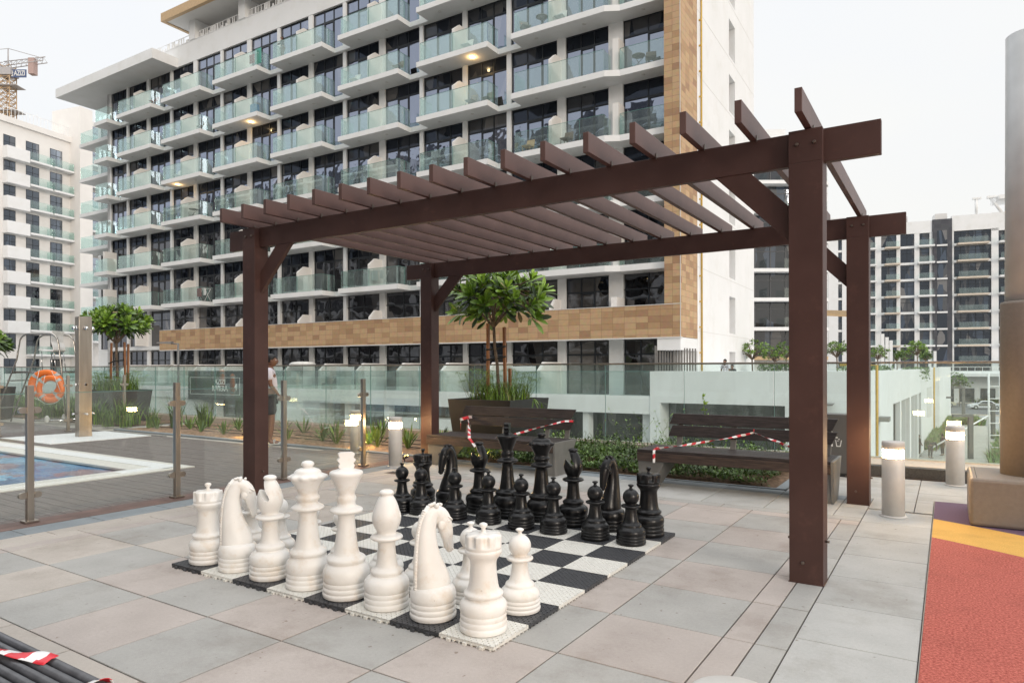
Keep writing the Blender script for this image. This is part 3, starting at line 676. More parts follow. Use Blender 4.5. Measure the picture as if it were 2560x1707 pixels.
def piece(col, kind, i, j, rz, label, group, jit=.02):
    x, y = bpt(i+.5, j+.5); x += R.uniform(-jit, jit); y += R.uniform(-jit, jit)
    o = link('chess_'+kind, sets[col][kind], loc=(x, y, .0265), rz=rz)
    tag(o, label, 'chess piece', group)
    if kind == 'knight':
        link('horse_head', sets[col]['head'], o); link('mane', sets[col]['detail'], o)
    return o
order = ['rook', 'knight', 'bishop', 'king', 'queen', 'bishop', 'knight', 'rook']
wl = ['tall white rook on the beige tile at the nearest corner of the board', 'white knight nearest the camera with its plaited mane toward the viewer', 'white bishop between the white king and the nearest white knight', 'tallest white chessman with block shaped cross, the white king', 'white queen with scalloped crown left of the white king', 'white bishop with hooked slit facing the viewer, left of the white queen', 'white knight between the far left rook and the slotted bishop', 'white rook at the far left corner of the board']
wr = [.35, -.42, -2.6, .95, .3, -.95, -.62, .2]
for j in range(8): piece('white', order[j], 0, j, wr[j], wl[j], 'white back rank chessmen', .008)
wn = ['right of the white corner rook, nearest the right edge', 'mostly hidden behind the near white rook', 'just behind the nearest white knight', 'behind the white bishop right of the white king', 'partly hidden behind the white king', 'hidden behind the white queen', 'behind and right of the slotted white bishop', 'behind the far left white knight']
for j in range(8): piece('white', 'pawn', 1, j, R.uniform(0, 6), 'round headed white pawn '+wn[j], 'white pawns')
bl = ['black rook at the right end of the black back rank', 'black knight between the right black rook and bishop', 'right-hand black bishop with slit, right of the black queen', 'black queen with scalloped crown right of the black king', 'tallest black chessman, the king with block cross before the left bench', 'left-hand black bishop with slit, left of the black king', 'black knight behind the left pawns facing the viewer', 'black rook at the far left of the black back rank']
order2 = ['rook', 'knight', 'bishop', 'queen', 'king', 'bishop', 'knight', 'rook']
br = [.2, 2.9, -1.1, .1, 1.9, -.8, 2.95, .4]
for j in range(8): piece('black', order2[j], 7, j, br[j], bl[j], 'black back rank chessmen', .012)
bn = ['at the right end of the black pawn row, before the rook', 'second from the right end of the black pawn row', 'third from the right end, between the queen and right bishop', 'fourth from the right end, in front of the black queen', 'fifth from the right end, in front of the black king', 'sixth from the right end, before the left black bishop', 'second from the left end, in front of the left black rook', 'at the far left end of the black pawn row']
off = {0: .02, 1: -.02, 2: .025, 5: .03, 6: .09, 7: -.02}
for j in range(8):
    o = piece('black', 'pawn', 6, j, R.uniform(0, 6), 'round headed black pawn '+bn[j], 'black pawns', .006)
    o.location.x -= off.get(j, 0)*1.0

# ================================================================ PERGOLA
pg = thing('pergola', 'dark brown slatted pergola on four square posts over the chessboard', 'pergola', (-3.8, 6.5, 0))
ox, oy = 3.8, -6.5
def pb(name, x0, x1, y0, y1, z0, z1, mt='wpc', bv=.004):
    return MB().box(x0+ox, x1+ox, y0+oy, y1+oy, z0, z1).build(name, mt, pg, bv)
PXS = ((-.913, -.699), (-6.837, -6.623)); PYS = (4.924, 8.061)
for (x0, x1) in PXS:
    for y0 in PYS:
        # post with a slot cut for the beam: front leaf, rear leaf and core
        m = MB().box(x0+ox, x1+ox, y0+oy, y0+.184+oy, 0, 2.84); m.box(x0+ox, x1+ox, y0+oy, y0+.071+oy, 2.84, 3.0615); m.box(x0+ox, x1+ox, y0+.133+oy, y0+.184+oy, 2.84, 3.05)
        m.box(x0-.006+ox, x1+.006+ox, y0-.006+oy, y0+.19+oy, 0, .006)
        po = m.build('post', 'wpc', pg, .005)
        for dx in (.25, .76): MB().tube([((x0+(x1-x0)*dx)+ox, y0-.016+oy, 2.965), ((x0+(x1-x0)*dx)+ox, y0+oy, 2.965)], [.009, .014], 8).build('bolt', 'bolt', po)
        MB().tube([((x0+x1)/2+ox-.02, y0-.014+oy, .14), ((x0+x1)/2+ox-.02, y0+oy, .14)], [.008, .013], 8).build('bolt', 'bolt', po)
        for s_, xx in ((-1, x0), (1, x1)): MB().tube([(xx+ox, y0+.1+oy, .28), (xx+s_*.025+ox, y0+.1+oy, .28)], .009, 8).build('bolt', 'bolt', po)
for y0 in (4.997, 8.134):
    pb('beam', -7.182, -.361, y0, y0+.056, 2.843, 3.0685)
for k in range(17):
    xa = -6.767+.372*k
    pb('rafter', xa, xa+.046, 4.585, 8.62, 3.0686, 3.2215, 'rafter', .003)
for ra in [c for c in pg.children if c.name.startswith('rafter')]:
    k = round((ra.data.vertices[0].co.x-ox+6.767)/.372)
    for yy in (4.985, 8.12): MB().box(-6.767+.372*k+.048+ox, -6.767+.372*k+.052+ox, yy+oy, yy+.03+oy, 3.055, 3.10).build('bracket', 'bolt', ra)
for y0 in (5.002, 8.139):
    for s_, xp in ((-1, -.913), (1, -6.623)):
        # knee brace from post face up to the beam underside
        a = .11; L0, L1 = (.02, .27) if False else (.0, .0)
        xb_, z_ = xp, 2.32
        poly = [(xb_, y0, 2.32), (xb_, y0, 2.56), (xb_+s_*.27, y0, 2.8425), (xb_+s_*.52, y0, 2.8425)]
        poly = [(x+ox, y+oy, z) for x, y, z in poly]
        if s_ < 0: poly = poly
        MB().extr(poly, (0, .046, 0)).build('brace', 'wpc', pg, .003, fixn=True)

# ================================================================ BENCHES
def make_bench(label, x0, y0):
    # local: x along seat 0..2.23, y 0..0.64 front to back
    t = thing('slatted_bench', label, 'bench', (x0, y0, 0), 0, 'benches facing the chessboard')
    W = 2.23
    m = MB()
    for k in range(5): m.box(.0, W-.035, .012+k*.125, .012+k*.125+.114, .418, .452)
    m.build('seat', 'wood', t, .004)
    m = MB().box(.004, W-.037, .0, .03, .312, .417)
    m.build('front_board', 'woodwarm', t, .004)
    MB().box(.004, W-.037, .60, .63, .312, .417).build('rear_board', 'wood', t, .003)
    for s_ in (0, 1):
        m = MB()
        if s_: m.hexa([(W-.034, .02, 0), (W-.004, .02, 0), (W-.004, .36, 0), (W-.034, .36, 0)], [(W-.034, -.002, .452), (W-.004, -.002, .452), (W-.004, .64, .452), (W-.034, .64, .452)]); m.hexa([(W-.22, .02, 0), (W-.035, .02, 0), (W-.035, .05, 0), (W-.22, .05, 0)], [(W-.17, .035, .311), (W-.035, .035, .311), (W-.035, .065, .311), (W-.17, .065, .311)])
        else: m.hexa([(.02, .03, 0), (.20, .03, 0), (.20, .36, 0), (.02, .36, 0)], [(.006, .034, .311), (.34, .034, .311), (.34, .60, .311), (.006, .60, .311)])
        m.build('leg', 'benchmetal', t, .004)
    for xx in (.30, .98, 1.68, 2.05)[:4]:
        if xx == 1.68: xx = 1.72
        MB().hexa([(xx, .555, .30), (xx+.07, .555, .30), (xx+.07, .58, .30), (xx, .58, .30)], [(xx, .70, .84), (xx+.07, .70, .84), (xx+.07, .725, .84), (xx, .725, .84)]).build('back_support', 'benchmetal', t, .003)
    for z0, y_ in ((.575, .605), (.725, .645)):
        MB().hexa([(.19, y_, z0), (W-.10, y_, z0), (W-.10, y_+.035, z0), (.19, y_+.035, z0)], [(.235, y_+.036, z0+.137), (W-.04, y_+.036, z0+.137), (W-.04, y_+.071, z0+.137), (.235, y_+.071, z0+.137)]).build('backrest_board', 'wood', t, .006)
    return t
make_bench('dark slatted bench with backrest in front of the big planter, taped off', -6.66, 7.975)
make_bench('dark slatted bench with backrest before the low green bed, right of the tall planter', -3.25, 7.93)
# near bench at the lower left corner: rounded dark slats
t = thing('rod_bench', 'near bench of rounded grey slats cut by the lower left corner of the view', 'bench', (-4.6, .3, 0))
W = 2.36
m = MB()
for k in range(15):
    yc = .832-.0415*k
    m.tube([(0, yc, .434), (W, yc, .434)], .0165, 12)
m.build('seat', mat('slat_dark', (.075, .078, .088), .3, var=.2, scale=20), t)
for xx in (.25, 1.95): MB().box(xx, xx+.05, .12, .84, .0, .405).build('leg', 'benchmetal', t, .004)
MB().box(.1, W-.15, .42, .47, .36, .40).build('rail', 'benchmetal', t, .003)

# striped barrier tape
def tape(name, pts, width, label, up=(0, 0, 1), stripe=.10, parent=None, twist=0., slant=.5):
    P = [Vector(p) for p in pts]; seg = []
    # resample
    D = [0]
    for a, b in zip(P[:-1], P[1:]): D.append(D[-1]+(b-a).length)
    n = max(3, int(D[-1]/.012)); C = []
    for k in range(n+1):
        s_ = D[-1]*k/n; i = max(q for q in range(len(D)) if D[q] <= s_+1e-9); i = min(i, len(P)-2); u = (s_-D[i])/(D[i+1]-D[i]); C.append(P[i].lerp(P[i+1], u))
    C2 = [C[0]]+[(C[k-1]+C[k]*2+C[k+1])/4 for k in range(1, n)]+[C[-1]]; C = C2
    m = MB(); vs = []; up = Vector(up); J = 4
    for k, c in enumerate(C):
        d = (C[min(k+1, n)]-C[max(k-1, 0)]).normalized(); sd = d.cross(up).normalized(); nn = sd.cross(d).normalized()
        a = twist*k/n+.25*sin(k*.23); ax = (sd*sin(a)+nn*cos(a))
        for j in range(J+1): vs.append(tuple(c+ax*width*(j/J-.5)+sd*.0025*sin(j*1.7+k*.5)))
    o0 = len(m.v); m.v += vs
    for k in range(n):
        for j in range(J):
            s_ = D[-1]*k/n+slant*width*j/J
            m.f.append([k*(J+1)+j, k*(J+1)+j+1, (k+1)*(J+1)+j+1, (k+1)*(J+1)+j]); m.m.append(int(s_/stripe*1.0) % 2); m.sm.append(True); m.tone.append(1.)
    o = m.build(name, ['taper', 'tapew']); md = o.modifiers.new('t', 'SOLIDIFY'); md.thickness = .0012
    if label: tag(o, label, 'barrier tape', 'red and white barrier tape on the benches')
    return o
tape('barrier_tape', [(-6.42, 8.53, .50), (-6.40, 8.50, .66), (-6.29, 8.565, .692), (-6.22, 8.55, .70)], .045, 'short knotted end of striped tape at the left of the left bench backrest')
tape('barrier_tape', [(-6.30, 8.56, .69), (-6.05, 8.25, .53), (-5.86, 7.99, .455), (-5.83, 7.955, .44), (-5.72, 7.95, .33)], .045, 'striped tape running from the left bench backrest down over its front board', twist=2.2)
tape('barrier_tape', [(-4.48, 8.60, .70), (-4.60, 8.56, .70), (-4.95, 8.40, .60), (-5.25, 8.22, .50), (-5.45, 8.05, .46)], .03, 'thin striped tape from the right end of the left bench backrest behind the black king', stripe=.06, twist=5)
tape('barrier_tape', [(-3.03, 8.10, .475), (-3.03, 7.97, .466), (-3.02, 7.92, .44), (-3.02, 7.915, .30)], .03, 'striped tape looped round the left end of the right bench seat', stripe=.055, up=(1, .2, 0))
tape('barrier_tape', [(-3.02, 7.96, .465), (-2.7, 8.12, .515), (-2.25, 8.36, .60), (-1.98, 8.52, .668)], .028, 'twisted striped tape rising from the right bench seat to its backrest', stripe=.055, twist=7)
tape('barrier_tape', [(-1.98, 8.53, .71), (-1.98, 8.52, .668), (-1.7, 8.36, .60), (-1.35, 8.16, .50), (-1.1, 8.0, .47)], .028, 'twisted striped tape falling from the right bench backrest towards the big post', stripe=.055, twist=7)
tape('barrier_tape', [(-3.35, .88, .468), (-3.0, .985, .462), (-2.80, 1.045, .466), (-2.60, 1.115, .458)], .06, 'wide striped tape lying across the near slatted bench', stripe=.062, up=(0, -1, .05), slant=.15)
tape('barrier_tape', [(-2.30, .85, .459), (-2.30, 1.0, .459), (-2.30, 1.14, .458), (-2.30, 1.152, .44), (-2.30, 1.155, .38)], .07, 'striped tape wrapped round the right end of the near slatted bench', stripe=.035, up=(1, 0, .1))

# ================================================================ BOLLARDS
def make_bollard(label, x, y, h):
    t = thing('bollard_light', label, 'bollard', (x, y, 0), 0, 'round grey bollard lights with lit band')
    r = .1
    MB().lathe([(.118, 0), (.12, .004), (.118, .012), (.112, .016), (.001, .016)], 32).build('base_flange', 'bol', t)
    MB().lathe([(r, .016), (r, h-.165), (r-.004, h-.16), (r-.02, h-.16), (.001, h-.16)], 36).build('post', 'bol', t)
    MB().lathe([(r-.008, h-.16), (r-.008, h-.075), (.001, h-.075)], 36).build('lamp_band', 'glow', t)
    MB().lathe([(.001, h-.076), (r, h-.075), (r, h-.01), (r-.004, h-.003), (r-.012, h), (.001, h+.001)], 36).build('cap', 'bol', t)
    return t
make_bollard('grey bollard light standing before the right rear post beside the red surface', -.452, 7.62, .735)
make_bollard('grey bollard light behind it against the dark granite kerb at the right', .075, 10.02, .735)
make_bollard('grey bollard light between the fence end and the left bench', -6.90, 7.56, .735)
make_bollard('grey bollard light by the sandy bed behind the last fence post', -8.58, 8.42, .735)
make_bollard('bollard light in the foreground of which only the pale cap shows at the bottom edge', -.415, 1.58, .715)
for (x, y, e) in ((-.452, 7.62, 9), (.075, 10.02, 7), (-6.90, 7.56, 5), (-8.58, 8.42, 5)):
    pass

# bed up-lights: small spike spotlights that wash the rear posts and plants
def spike(x, y, label, tgt, e):
    e *= 2.6
    t = thing('spike_light', label, 'garden light', (x, y, .02), 0, 'small spike lights in the planting beds')
    MB().tube([(0, 0, 0), (0, 0, .06)], .008, 6).build('spike', 'tie', t)
    MB().tube([(0, -.03, .06), (0, .04, .085)], [.022, .03], 12).build('housing', 'tie', t)
    MB().ball((0, .05, .09), .017, 8).build('lens', 'glow2', t)
    lamp('spike_beam', (x, y, .15), e, .03, (1, .62, .22))
spike(-12.4, 8.95, 'lit spike light shining at the viewer among the left bed plants', None, 2.5)
spike(-11.5, 8.85, 'dim lit spike light right of the bright one in the left bed', None, 2)
spike(-8.95, 8.95, 'lit spike light beside yellow leaves between person and bollards', None, 4)
spike(-6.1, 8.75, 'lit spike light glowing in the green bed under the left bench', None, 1.2)
spike(-7.02, 7.9, 'small lit ground light washing the left rear pergola post in orange', None, 1.1)


# litter bin
t = thing('litter_bin', 'tall dark grey litter bin with pale litter figure sign between the right posts', 'bin', (-1.20, 10.0, 0), 0)
MB().box(-.36, .12, 0, .30, 0, .83).build('body', 'bin', t, .006)
MB().box(-.37, .13, -.004, .304, .0, .05).build('plinth', 'tie', t, .003)
m = MB()
def disc(cx, cz, r, n=14): m.extr([(cx+r*cos(2*pi*k/n), -.003, cz+r*sin(2*pi*k/n)) for k in range(n)], (0, .002, 0))
def pl(pts): m.extr([(x, -.003, z) for x, z in pts], (0, .002, 0))
ux, uz = -.125, .40
disc(ux, uz+.195, .020)
pl([(ux-.035, uz+.165), (ux+.03, uz+.165), (ux+.033, uz+.13), (ux+.02, uz+.12), (ux-.032, uz+.11)])
pl([(ux-.028, uz+.11), (ux+.02, uz+.12), (ux+.026, uz), (ux+.006, uz), (ux, uz+.085), (ux-.006, uz), (ux-.027, uz)])
pl([(ux+.025, uz+.163), (ux+.07, uz+.128), (ux+.085, uz+.128), (ux+.085, uz+.113), (ux+.062, uz+.113), (ux+.02, uz+.14)])
pl([(ux-.036, uz+.16), (ux-.024, uz+.16), (ux-.038, uz+.085), (ux-.05, uz+.09)])
pl([(ux+.055, uz+.09), (ux+.065, uz+.088), (ux+.078, uz+.012), (ux+.11, uz+.012), (ux+.125, uz+.085), (ux+.136, uz+.088), (ux+.12, uz), (ux+.068, uz)])
disc(ux+.10, uz+.10, .008, 8); disc(ux+.087, uz+.078, .007, 8)
m.build('litter_pictogram', 'letters', t, fixn=True)

# padded column base and column at the right edge
t = thing('shade_column', 'thick round shade mast at the right edge with brown padding round its foot', 'column', (.66, 8.07, 0))
MB().lathe([(.001, .441), (.238, .441), (.238, 2.05), (.232, 2.075), (.215, 2.08), (.001, 2.08)], 64).build('padding_sleeve', 'pad', t)
MB().lathe([(.001, 2.07), (.200, 2.07), (.190, 4.60), (.001, 4.60)], 64).build('mast', 'mast', t)
t = thing('padded_block', 'square brown padded block round the foot of the shade mast', 'padded block', (.65, 7.99, 0))
m = MB().box(-.485, .485, -.45, .45, .002, .44); m.build('block', 'pad', t, .03)
MB().box(-.43, -.425, -.40, .40, .4405, .4425).build('seam', 'tie', t)

cr_, fw_ = Vector((.842, .5395, 0)), Vector((-.5395, .842, 0))
def camv(lat, fwd): v = cr_*lat+fw_*fwd; return v.x, v.y
# ================================================================ GLASS FENCES ROUND THE POOL
def fence_post(parent, x, y, ax):
    # ax: 'y' fence line runs along Y, 'x' along X
    po = MB().box(x-.028, x+.028, y-.028, y+.028, .02, 1.30).build('post', 'steel', parent, .003)
    MB().box(x-.06, x+.06, y-.06, y+.06, .003, .022).build('foot_plate', 'steel', po, .003)
    for z in (.26, 1.065):
        for s_ in (-1, 1):
            m = MB()
            if ax == 'y': m.extr([(x-.02, y+s_*(.03+.035)+.032*cos(2*pi*k/16)*(1), z+.03*sin(2*pi*k/16)) for k in range(16)], (.04, 0, 0)); m.box(x-.012, x+.012, y+s_*.045-.02, y+s_*.045+.02, z-.03, z+.03)
            else: m.extr([(x+s_*.065+.032*cos(2*pi*k/16), y-.02, z+.03*sin(2*pi*k/16)) for k in range(16)], (0, .04, 0)); m.box(x+s_*.045-.02, x+s_*.045+.02, y-.012, y+.012, z-.03, z+.03)
            m.build('clamp', 'steel', po, fixn=True)
f1 = thing('pool_fence', 'clear glass pool fence on square steel posts along the brown deck edge', 'fence')
YS = [2.97-1.47, 2.97, 4.435, 5.91, 7.35]
for y in YS+[2.97-2.94, -1.4]: fence_post(f1, -7.35, y, 'y')
for a, b_ in zip([-1.4, .03]+YS[:-1], [.03]+YS):
    MB().box(-7.356, -7.344, a+.045, b_-.045, .055, 1.22).build('glass_panel', 'fglass', f1)
    MB().box(-7.357, -7.343, a+.045, b_-.045, 1.22, 1.2245).build('panel_edge', 'edge', f1)
f2 = thing('pool_fence', 'far glass pool fence on steel posts between shower column and sandy bed', 'fence')
ys2 = [5.1, 6.394, 7.78, 9.07]
for y in ys2+[3.8]: fence_post(f2, -17.3, y, 'y')
for a, b_ in zip([3.8]+ys2[:-1], ys2): MB().box(-17.306, -17.294, a+.045, b_-.045, .055, 1.22).build('glass_panel', 'fglass', f2)

# shower column
t = thing('pool_shower', 'square brushed steel shower column with chrome heads by the pool', 'shower', (-15.62, 7.33, 0), radians(-4))
MB().box(-.105, .105, -.125, .125, .012, 2.57).build('column', 'steel', t, .004)
MB().box(-.106, .106, -.126, .126, .012, .06).build('foot', 'steel', t)
for z in (2.33,):
    for (dx, dy) in ((.105, 0), (0, -.125), (0, .125), (-.105, 0)):
        m = MB().tube([(dx, dy, z), (dx*1.25, dy*1.25, z)], .045, 16); m.ball((dx*1.45, dy*1.45, z-.01), .045, 12); m.build('shower_head', 'chrome', t)
for (dx, dy) in ((.105, 0), (0, -.125), (0, .125)):
    m = MB().tube([(dx, dy, 1.12), (dx*1.35, dy*1.35, 1.12)], [.03, .026], 14); m.build('push_button', 'chrome', t)
    m = MB().tube([(dx, dy, .50), (dx*1.5, dy*1.5, .50), (dx*1.8, dy*1.8, .49)], .018, 10); m.tube([(dx*1.5-abs(dy)*.5, dy*1.5-abs(dx)*.5, .5), (dx*1.5+abs(dy)*.5, dy*1.5+abs(dx)*.5, .5)], .008, 6); m.build('foot_tap', 'chrome', t)

# lifeguard chair: local x to the viewer's right, y away
MT['tubing'] = mat('steel_tubing', (.5, .47, .43), .22, .85)
t = thing('lifeguard_chair', 'tall steel lifeguard chair with white seat and ladder beside the pool', 'lifeguard chair', (*camv(-12.5, 18.65), 0), radians(32.65)); t.scale = (.62, 1, 1)
tb_ = MB()
for dy in (-.33, .33):
    arch = [(-2.4, dy, .0), (-1.35, dy, 1.72)]
    for k in range(7): a = pi-.55-k*(pi/2-.55)/6*1.0; arch.append((-.85+.42*cos(a), dy, 2.05+.35*sin(a)))
    arch.append((.1, dy, 2.40))
    for k in range(6): a = pi/2-k*(pi/2-.12)/5; arch.append((.12+.36*cos(a), dy, 2.04+.36*sin(a)))
    arch += [(.60, dy, 1.4), (.78, dy, .04)]
    MB().tube(arch, .026, 10).build('side_frame', 'tubing', t)
    tb_.tube([(-1.98, dy, .69), (-1.72, dy, 1.12)], .0, 4) if False else None
    MB().tube([(-1.55, dy, 1.36), (.62, dy, 1.36)], .018, 8).build('platform_rail', 'chrome', t)
    MB().tube([(-1.0, dy*.9, .06), (1.15, dy*.9, .06)], .022, 8).build('base_rail', 'chrome', t)
for k, (x, z) in enumerate(((-2.15, .40), (-1.93, .76), (-1.70, 1.14))): MB().box(x-.10, x+.16, -.32, .32, z-.015, z+.015).build('step', 'benchmetal', t, .004)
m = MB().box(-1.5, .6, -.31, .31, 1.375, 1.395); m.build('platform', 'benchmetal', t, .004)
m = MB()
seatp = [(-.52, 1.98), (-.50, 1.955), (-.1, 1.93), (.12, 1.93), (.17, 1.97), (.155, 2.05), (.06, 2.19), (.07, 2.36), (.11, 2.49), (.09, 2.49), (.035, 2.36), (.025, 2.19), (.11, 2.04), (.12, 1.985), (.09, 1.962), (-.1, 1.962), (-.48, 1.99)]
m.extr([(x, -.24, z) for x, z in seatp], (0, .48, 0)); m.build('seat_shell', 'white', t, .004, fixn=True)
for (x, dy) in ((-.42, -.2), (-.42, .2), (.1, -.2), (.1, .2)): MB().tube([(x, dy, 1.93), (x+(.03 if x < 0 else .12), dy, 1.39)], .016, 8).build('seat_leg', 'chrome', t)
for sy in (-.35, .35):
    m = MB().lathe([(.085, -.02), (.1, -.012), (.1, .012), (.085, .02), (.001, .02)], 20); m.xf(Matrix.Translation((-.02+.0, sy, .10)) @ Matrix.Rotation(pi/2, 4, 'X')); m.build('wheel', 'white', t)
def buoy(x, y, z, rz, label):
    o = thing('lifebuoy', label, 'lifebuoy', (x, y, z), rz, 'orange lifebuoys on the lifeguard chair')
    m = MB(); n = 40; k_ = 14; vs = []; Rm, rm = .29, .075
    for i in range(n):
        a = 2*pi*i/n
        for k in range(k_): b = 2*pi*k/k_; vs.append(((Rm+rm*cos(b))*cos(a), .062*sin(b), (Rm+rm*cos(b))*sin(a)))
    fs, o0 = [], 0
    m.add(vs, [(i*k_+k, i*k_+(k+1) % k_, ((i+1) % n)*k_+(k+1) % k_, ((i+1) % n)*k_+k) for i in range(n) for k in range(k_)], 0, True)
    m.build('ring', 'orange', o, fixn=True)
    for q in range(4):
        m = MB(); vs = []
        for i in range(4):
            a = 2*pi*(q/4+.125)+(i-1.5)*.075
            for k in range(k_): b = 2*pi*k/k_; vs.append(((Rm+(rm+.004)*cos(b))*cos(a), .066*sin(b), (Rm+(rm+.004)*cos(b))*sin(a)))
        m.add(vs, [(i*k_+k, i*k_+(k+1) % k_, (i+1)*k_+(k+1) % k_, (i+1)*k_+k) for i in range(3) for k in range(k_)], 0, True); m.build('reflective_band', 'silver', o)
    m = MB().tube([(-.1, -.07, .36), (-.16, -.085, .0), (-.10, -.085, -.30)], .006, 5); m.tube([(.15, -.07, .33), (.30, -.08, -.05)], .006, 5); m.tube([(.36*cos(a_), -.05, .36*sin(a_)-.03) for a_ in [-2.6+.1*k for k in range(21)]], .006, 5); m.build('rope', 'rope', o); return o
x, y = camv(-12.02, 17.72); buoy(x, y, .93, radians(32.65), 'front orange lifebuoy with grey bands and rope on the lifeguard chair')
x, y = camv(-12.34, 18.02); o_ = buoy(x, y, 1.04, radians(32.65), 'rear orange lifebuoy hanging behind the front one'); o_.scale = (1.3, 1.1, 1.1)

# ================================================================ PLANTS
def leafcard(m, base, d, up, L, W, droop, mi=0, n=3, fold=.25):
    """a long leaf bent downward, widest past the middle, rounded tip"""
    d = d.normalized(); sd = d.cross(up);
    if sd.length < 1e-3: sd = Vector((1, 0, 0))
    sd.normalize(); nn = sd.cross(d).normalized(); vs = []
    pr = (.18, .72, 1., .12) if n == 3 else (.14, .5, .92, 1., .34)
    for i in range(n+1):
        t_ = i/n; c = base+d*(L*t_)-Vector((0, 0, 1))*(droop*L*t_*t_)
        w_ = W*pr[i]*.5; f = nn*(fold*w_)
        vs += [c-sd*w_+f, c, c+sd*w_+f]
    fs = []
    for i in range(n): a = i*3; fs += [(a, a+1, a+4, a+3), (a+1, a+2, a+5, a+4)]
    m.add(vs, fs, mi, True)
def rosette(m, c, ax, n, L, rnd, bright):
    ax = ax.normalized(); a0 = rnd.uniform(0, 6)
    u = ax.cross(Vector((.3, .2, 1))).normalized(); v = ax.cross(u)
    for k in range(n):
        f = k/n; az = a0+k*2.4; tilt = .15+1.2*(1-f)**.85*rnd.uniform(.75, 1.12)
        d = ax*cos(tilt)+(u*cos(az)+v*sin(az))*sin(tilt)
        l = L*rnd.uniform(.75, 1.1)*(.6+.4*(1-f) if f > .6 else 1)
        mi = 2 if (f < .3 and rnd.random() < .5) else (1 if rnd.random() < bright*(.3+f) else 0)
        if rnd.random() < .012: mi = 3
        leafcard(m, c-ax*(.09*(1-f))+d*.02, d, ax, l, l*.30*rnd.uniform(.8, 1.15), rnd.uniform(-.03, .2), mi, 4)
def plumeria(name, label, x, y, z, seed, fork, rad, hgt, tips, L, bright, trunkr=.03, lean=(0, 0), up=.45, gap=0.):
    """trunk forks at height `fork`; leaf rosettes sit on an uneven shell of half width rad and half height hgt"""
    rnd = random.Random(seed); t = thing(name, label, 'tree', (x, y, z))
    b = MB(); cr = MB(); top = Vector((lean[0], lean[1], fork)); mid = Vector((lean[0]*.3+.03, lean[1]*.3, fork*.5))
    b.tube([(0, 0, -.05), tuple(mid*.5+Vector((.02, .01, 0))), tuple(mid), tuple((mid+top)/2+Vector((-.02, .0, 0))), tuple(top)], [trunkr*1.15, trunkr, trunkr*.95, trunkr*.95, trunkr*.9], 10)
    cc = top+Vector((.09 if gap > .1 else 0, .05 if gap > .1 else 0, up)); limbs = []; nl = 7
    for i in range(nl):
        az = 2*pi*i/nl+rnd.uniform(-.35, .35); el = rnd.uniform(-.1, 1.0) if i % 3 else 1.2
        p1 = cc+Vector((cos(az)*cos(el)*rad*.5, sin(az)*cos(el)*rad*.5, sin(el)*hgt*.5)); limbs.append(p1)
        b.tube([tuple(top-Vector((0, 0, .02))), tuple(top.lerp(p1, .5)+Vector((cos(az)*.05, sin(az)*.05, -.07))), tuple(p1)], [trunkr*.75, trunkr*.62, trunkr*.5], 7)
    for j in range(tips):
        az = j*2.4+rnd.uniform(-.3, .3); el = math.asin(max(-.98, min(.98, -.42+1.4*((j+.5)/tips)+rnd.uniform(-.1, .1)))); rr_ = rnd.uniform(.62, 1.0)*(1-gap*.5*(1+sin(3*az+seed)))
        p2 = cc+Vector((cos(az)*cos(el)*rad*rr_, sin(az)*cos(el)*rad*rr_, sin(el)*hgt*rr_))
        p1 = min(limbs, key=lambda q: (q-p2).length)
        b.tube([tuple(p1), tuple(p1.lerp(p2, .55)+Vector((0, 0, -.03))), tuple(p2)], [trunkr*.5, trunkr*.38, trunkr*.34], 6)
        d = (p2-cc).normalized()*.8+Vector((rnd.uniform(-.2, .2), rnd.uniform(-.2, .2), .42))
        rosette(cr, p2, d, rnd.randint(14, 20), L*rnd.uniform(.8, 1.12), rnd, bright)
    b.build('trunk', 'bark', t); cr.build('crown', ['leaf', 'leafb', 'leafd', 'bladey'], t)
    return t
def planter(label, x, y, w, dz, H=.92):
    t = thing('tree_planter', label, 'planter', (x, y, 0), 0, 'tapered dark grey square tree planters')
    m = MB(); a, b_ = w*.43, w*.5; i_ = .045
    def ring(h, z): return [(-h, -h, z), (h, -h, z), (h, h, z), (-h, h, z)]
    vs = ring(a, .0)+ring(b_, H)+ring(b_-i_, H)+ring(b_-i_, H-.09)
    fs = [(3, 2, 1, 0)]
    for q in range(3):
        for k in range(4): fs.append((q*4+k, q*4+(k+1) % 4, q*4+4+(k+1) % 4, q*4+4+k))
    m.add(vs, fs); m.build('pot', 'planter', t, .006)
    MB().box(-b_+i_, b_-i_, -b_+i_, b_-i_, H-.14, H-.07).build('soil', 'soil', t)
    return t
planter('big tapered dark planter with plumeria tree behind the left bench', -6.72, 10.06, 1.30, 0)
planter('big tapered dark planter with tree behind the shower column', -19.35, 9.93, 1.30, 0, .88)
def stake(x, y, z, h, lean, label):
    o = MB().hexa([(-.024, -.024, 0), (.024, -.024, 0), (.024, .024, 0), (-.024, .024, 0)], [(-.024+lean, -.024, h), (.024+lean, -.024, h), (.024+lean, .024, h), (-.024+lean, .024, h)]).build('tree_stake', 'stake', bevel=.003, loc=(x, y, z))
    tag(o, label, 'stake', 'square timber tree stakes')
stake(-6.90, 9.98, .83, 1.42, .0, 'dark timber stake left of the trunk in the planter behind the left bench')
stake(-6.58, 10.05, .83, 1.35, -.02, 'lighter timber stake right of the trunk in the planter behind the left bench')
stake(-6.74, 10.45, .83, .62, .0, 'short timber stake at the back of the planter behind the left bench')
stake(-19.48, 9.84, .79, 1.38, .05, 'left timber stake leaning in to the tree behind the shower')
stake(-19.12, 10.06, .79, 1.40, -.06, 'right timber stake leaning in to the tree behind the shower')
stake(-19.36, 10.25, .79, 1.36, .02, 'middle timber stake behind the trunk of the tree behind the shower')
m = MB()
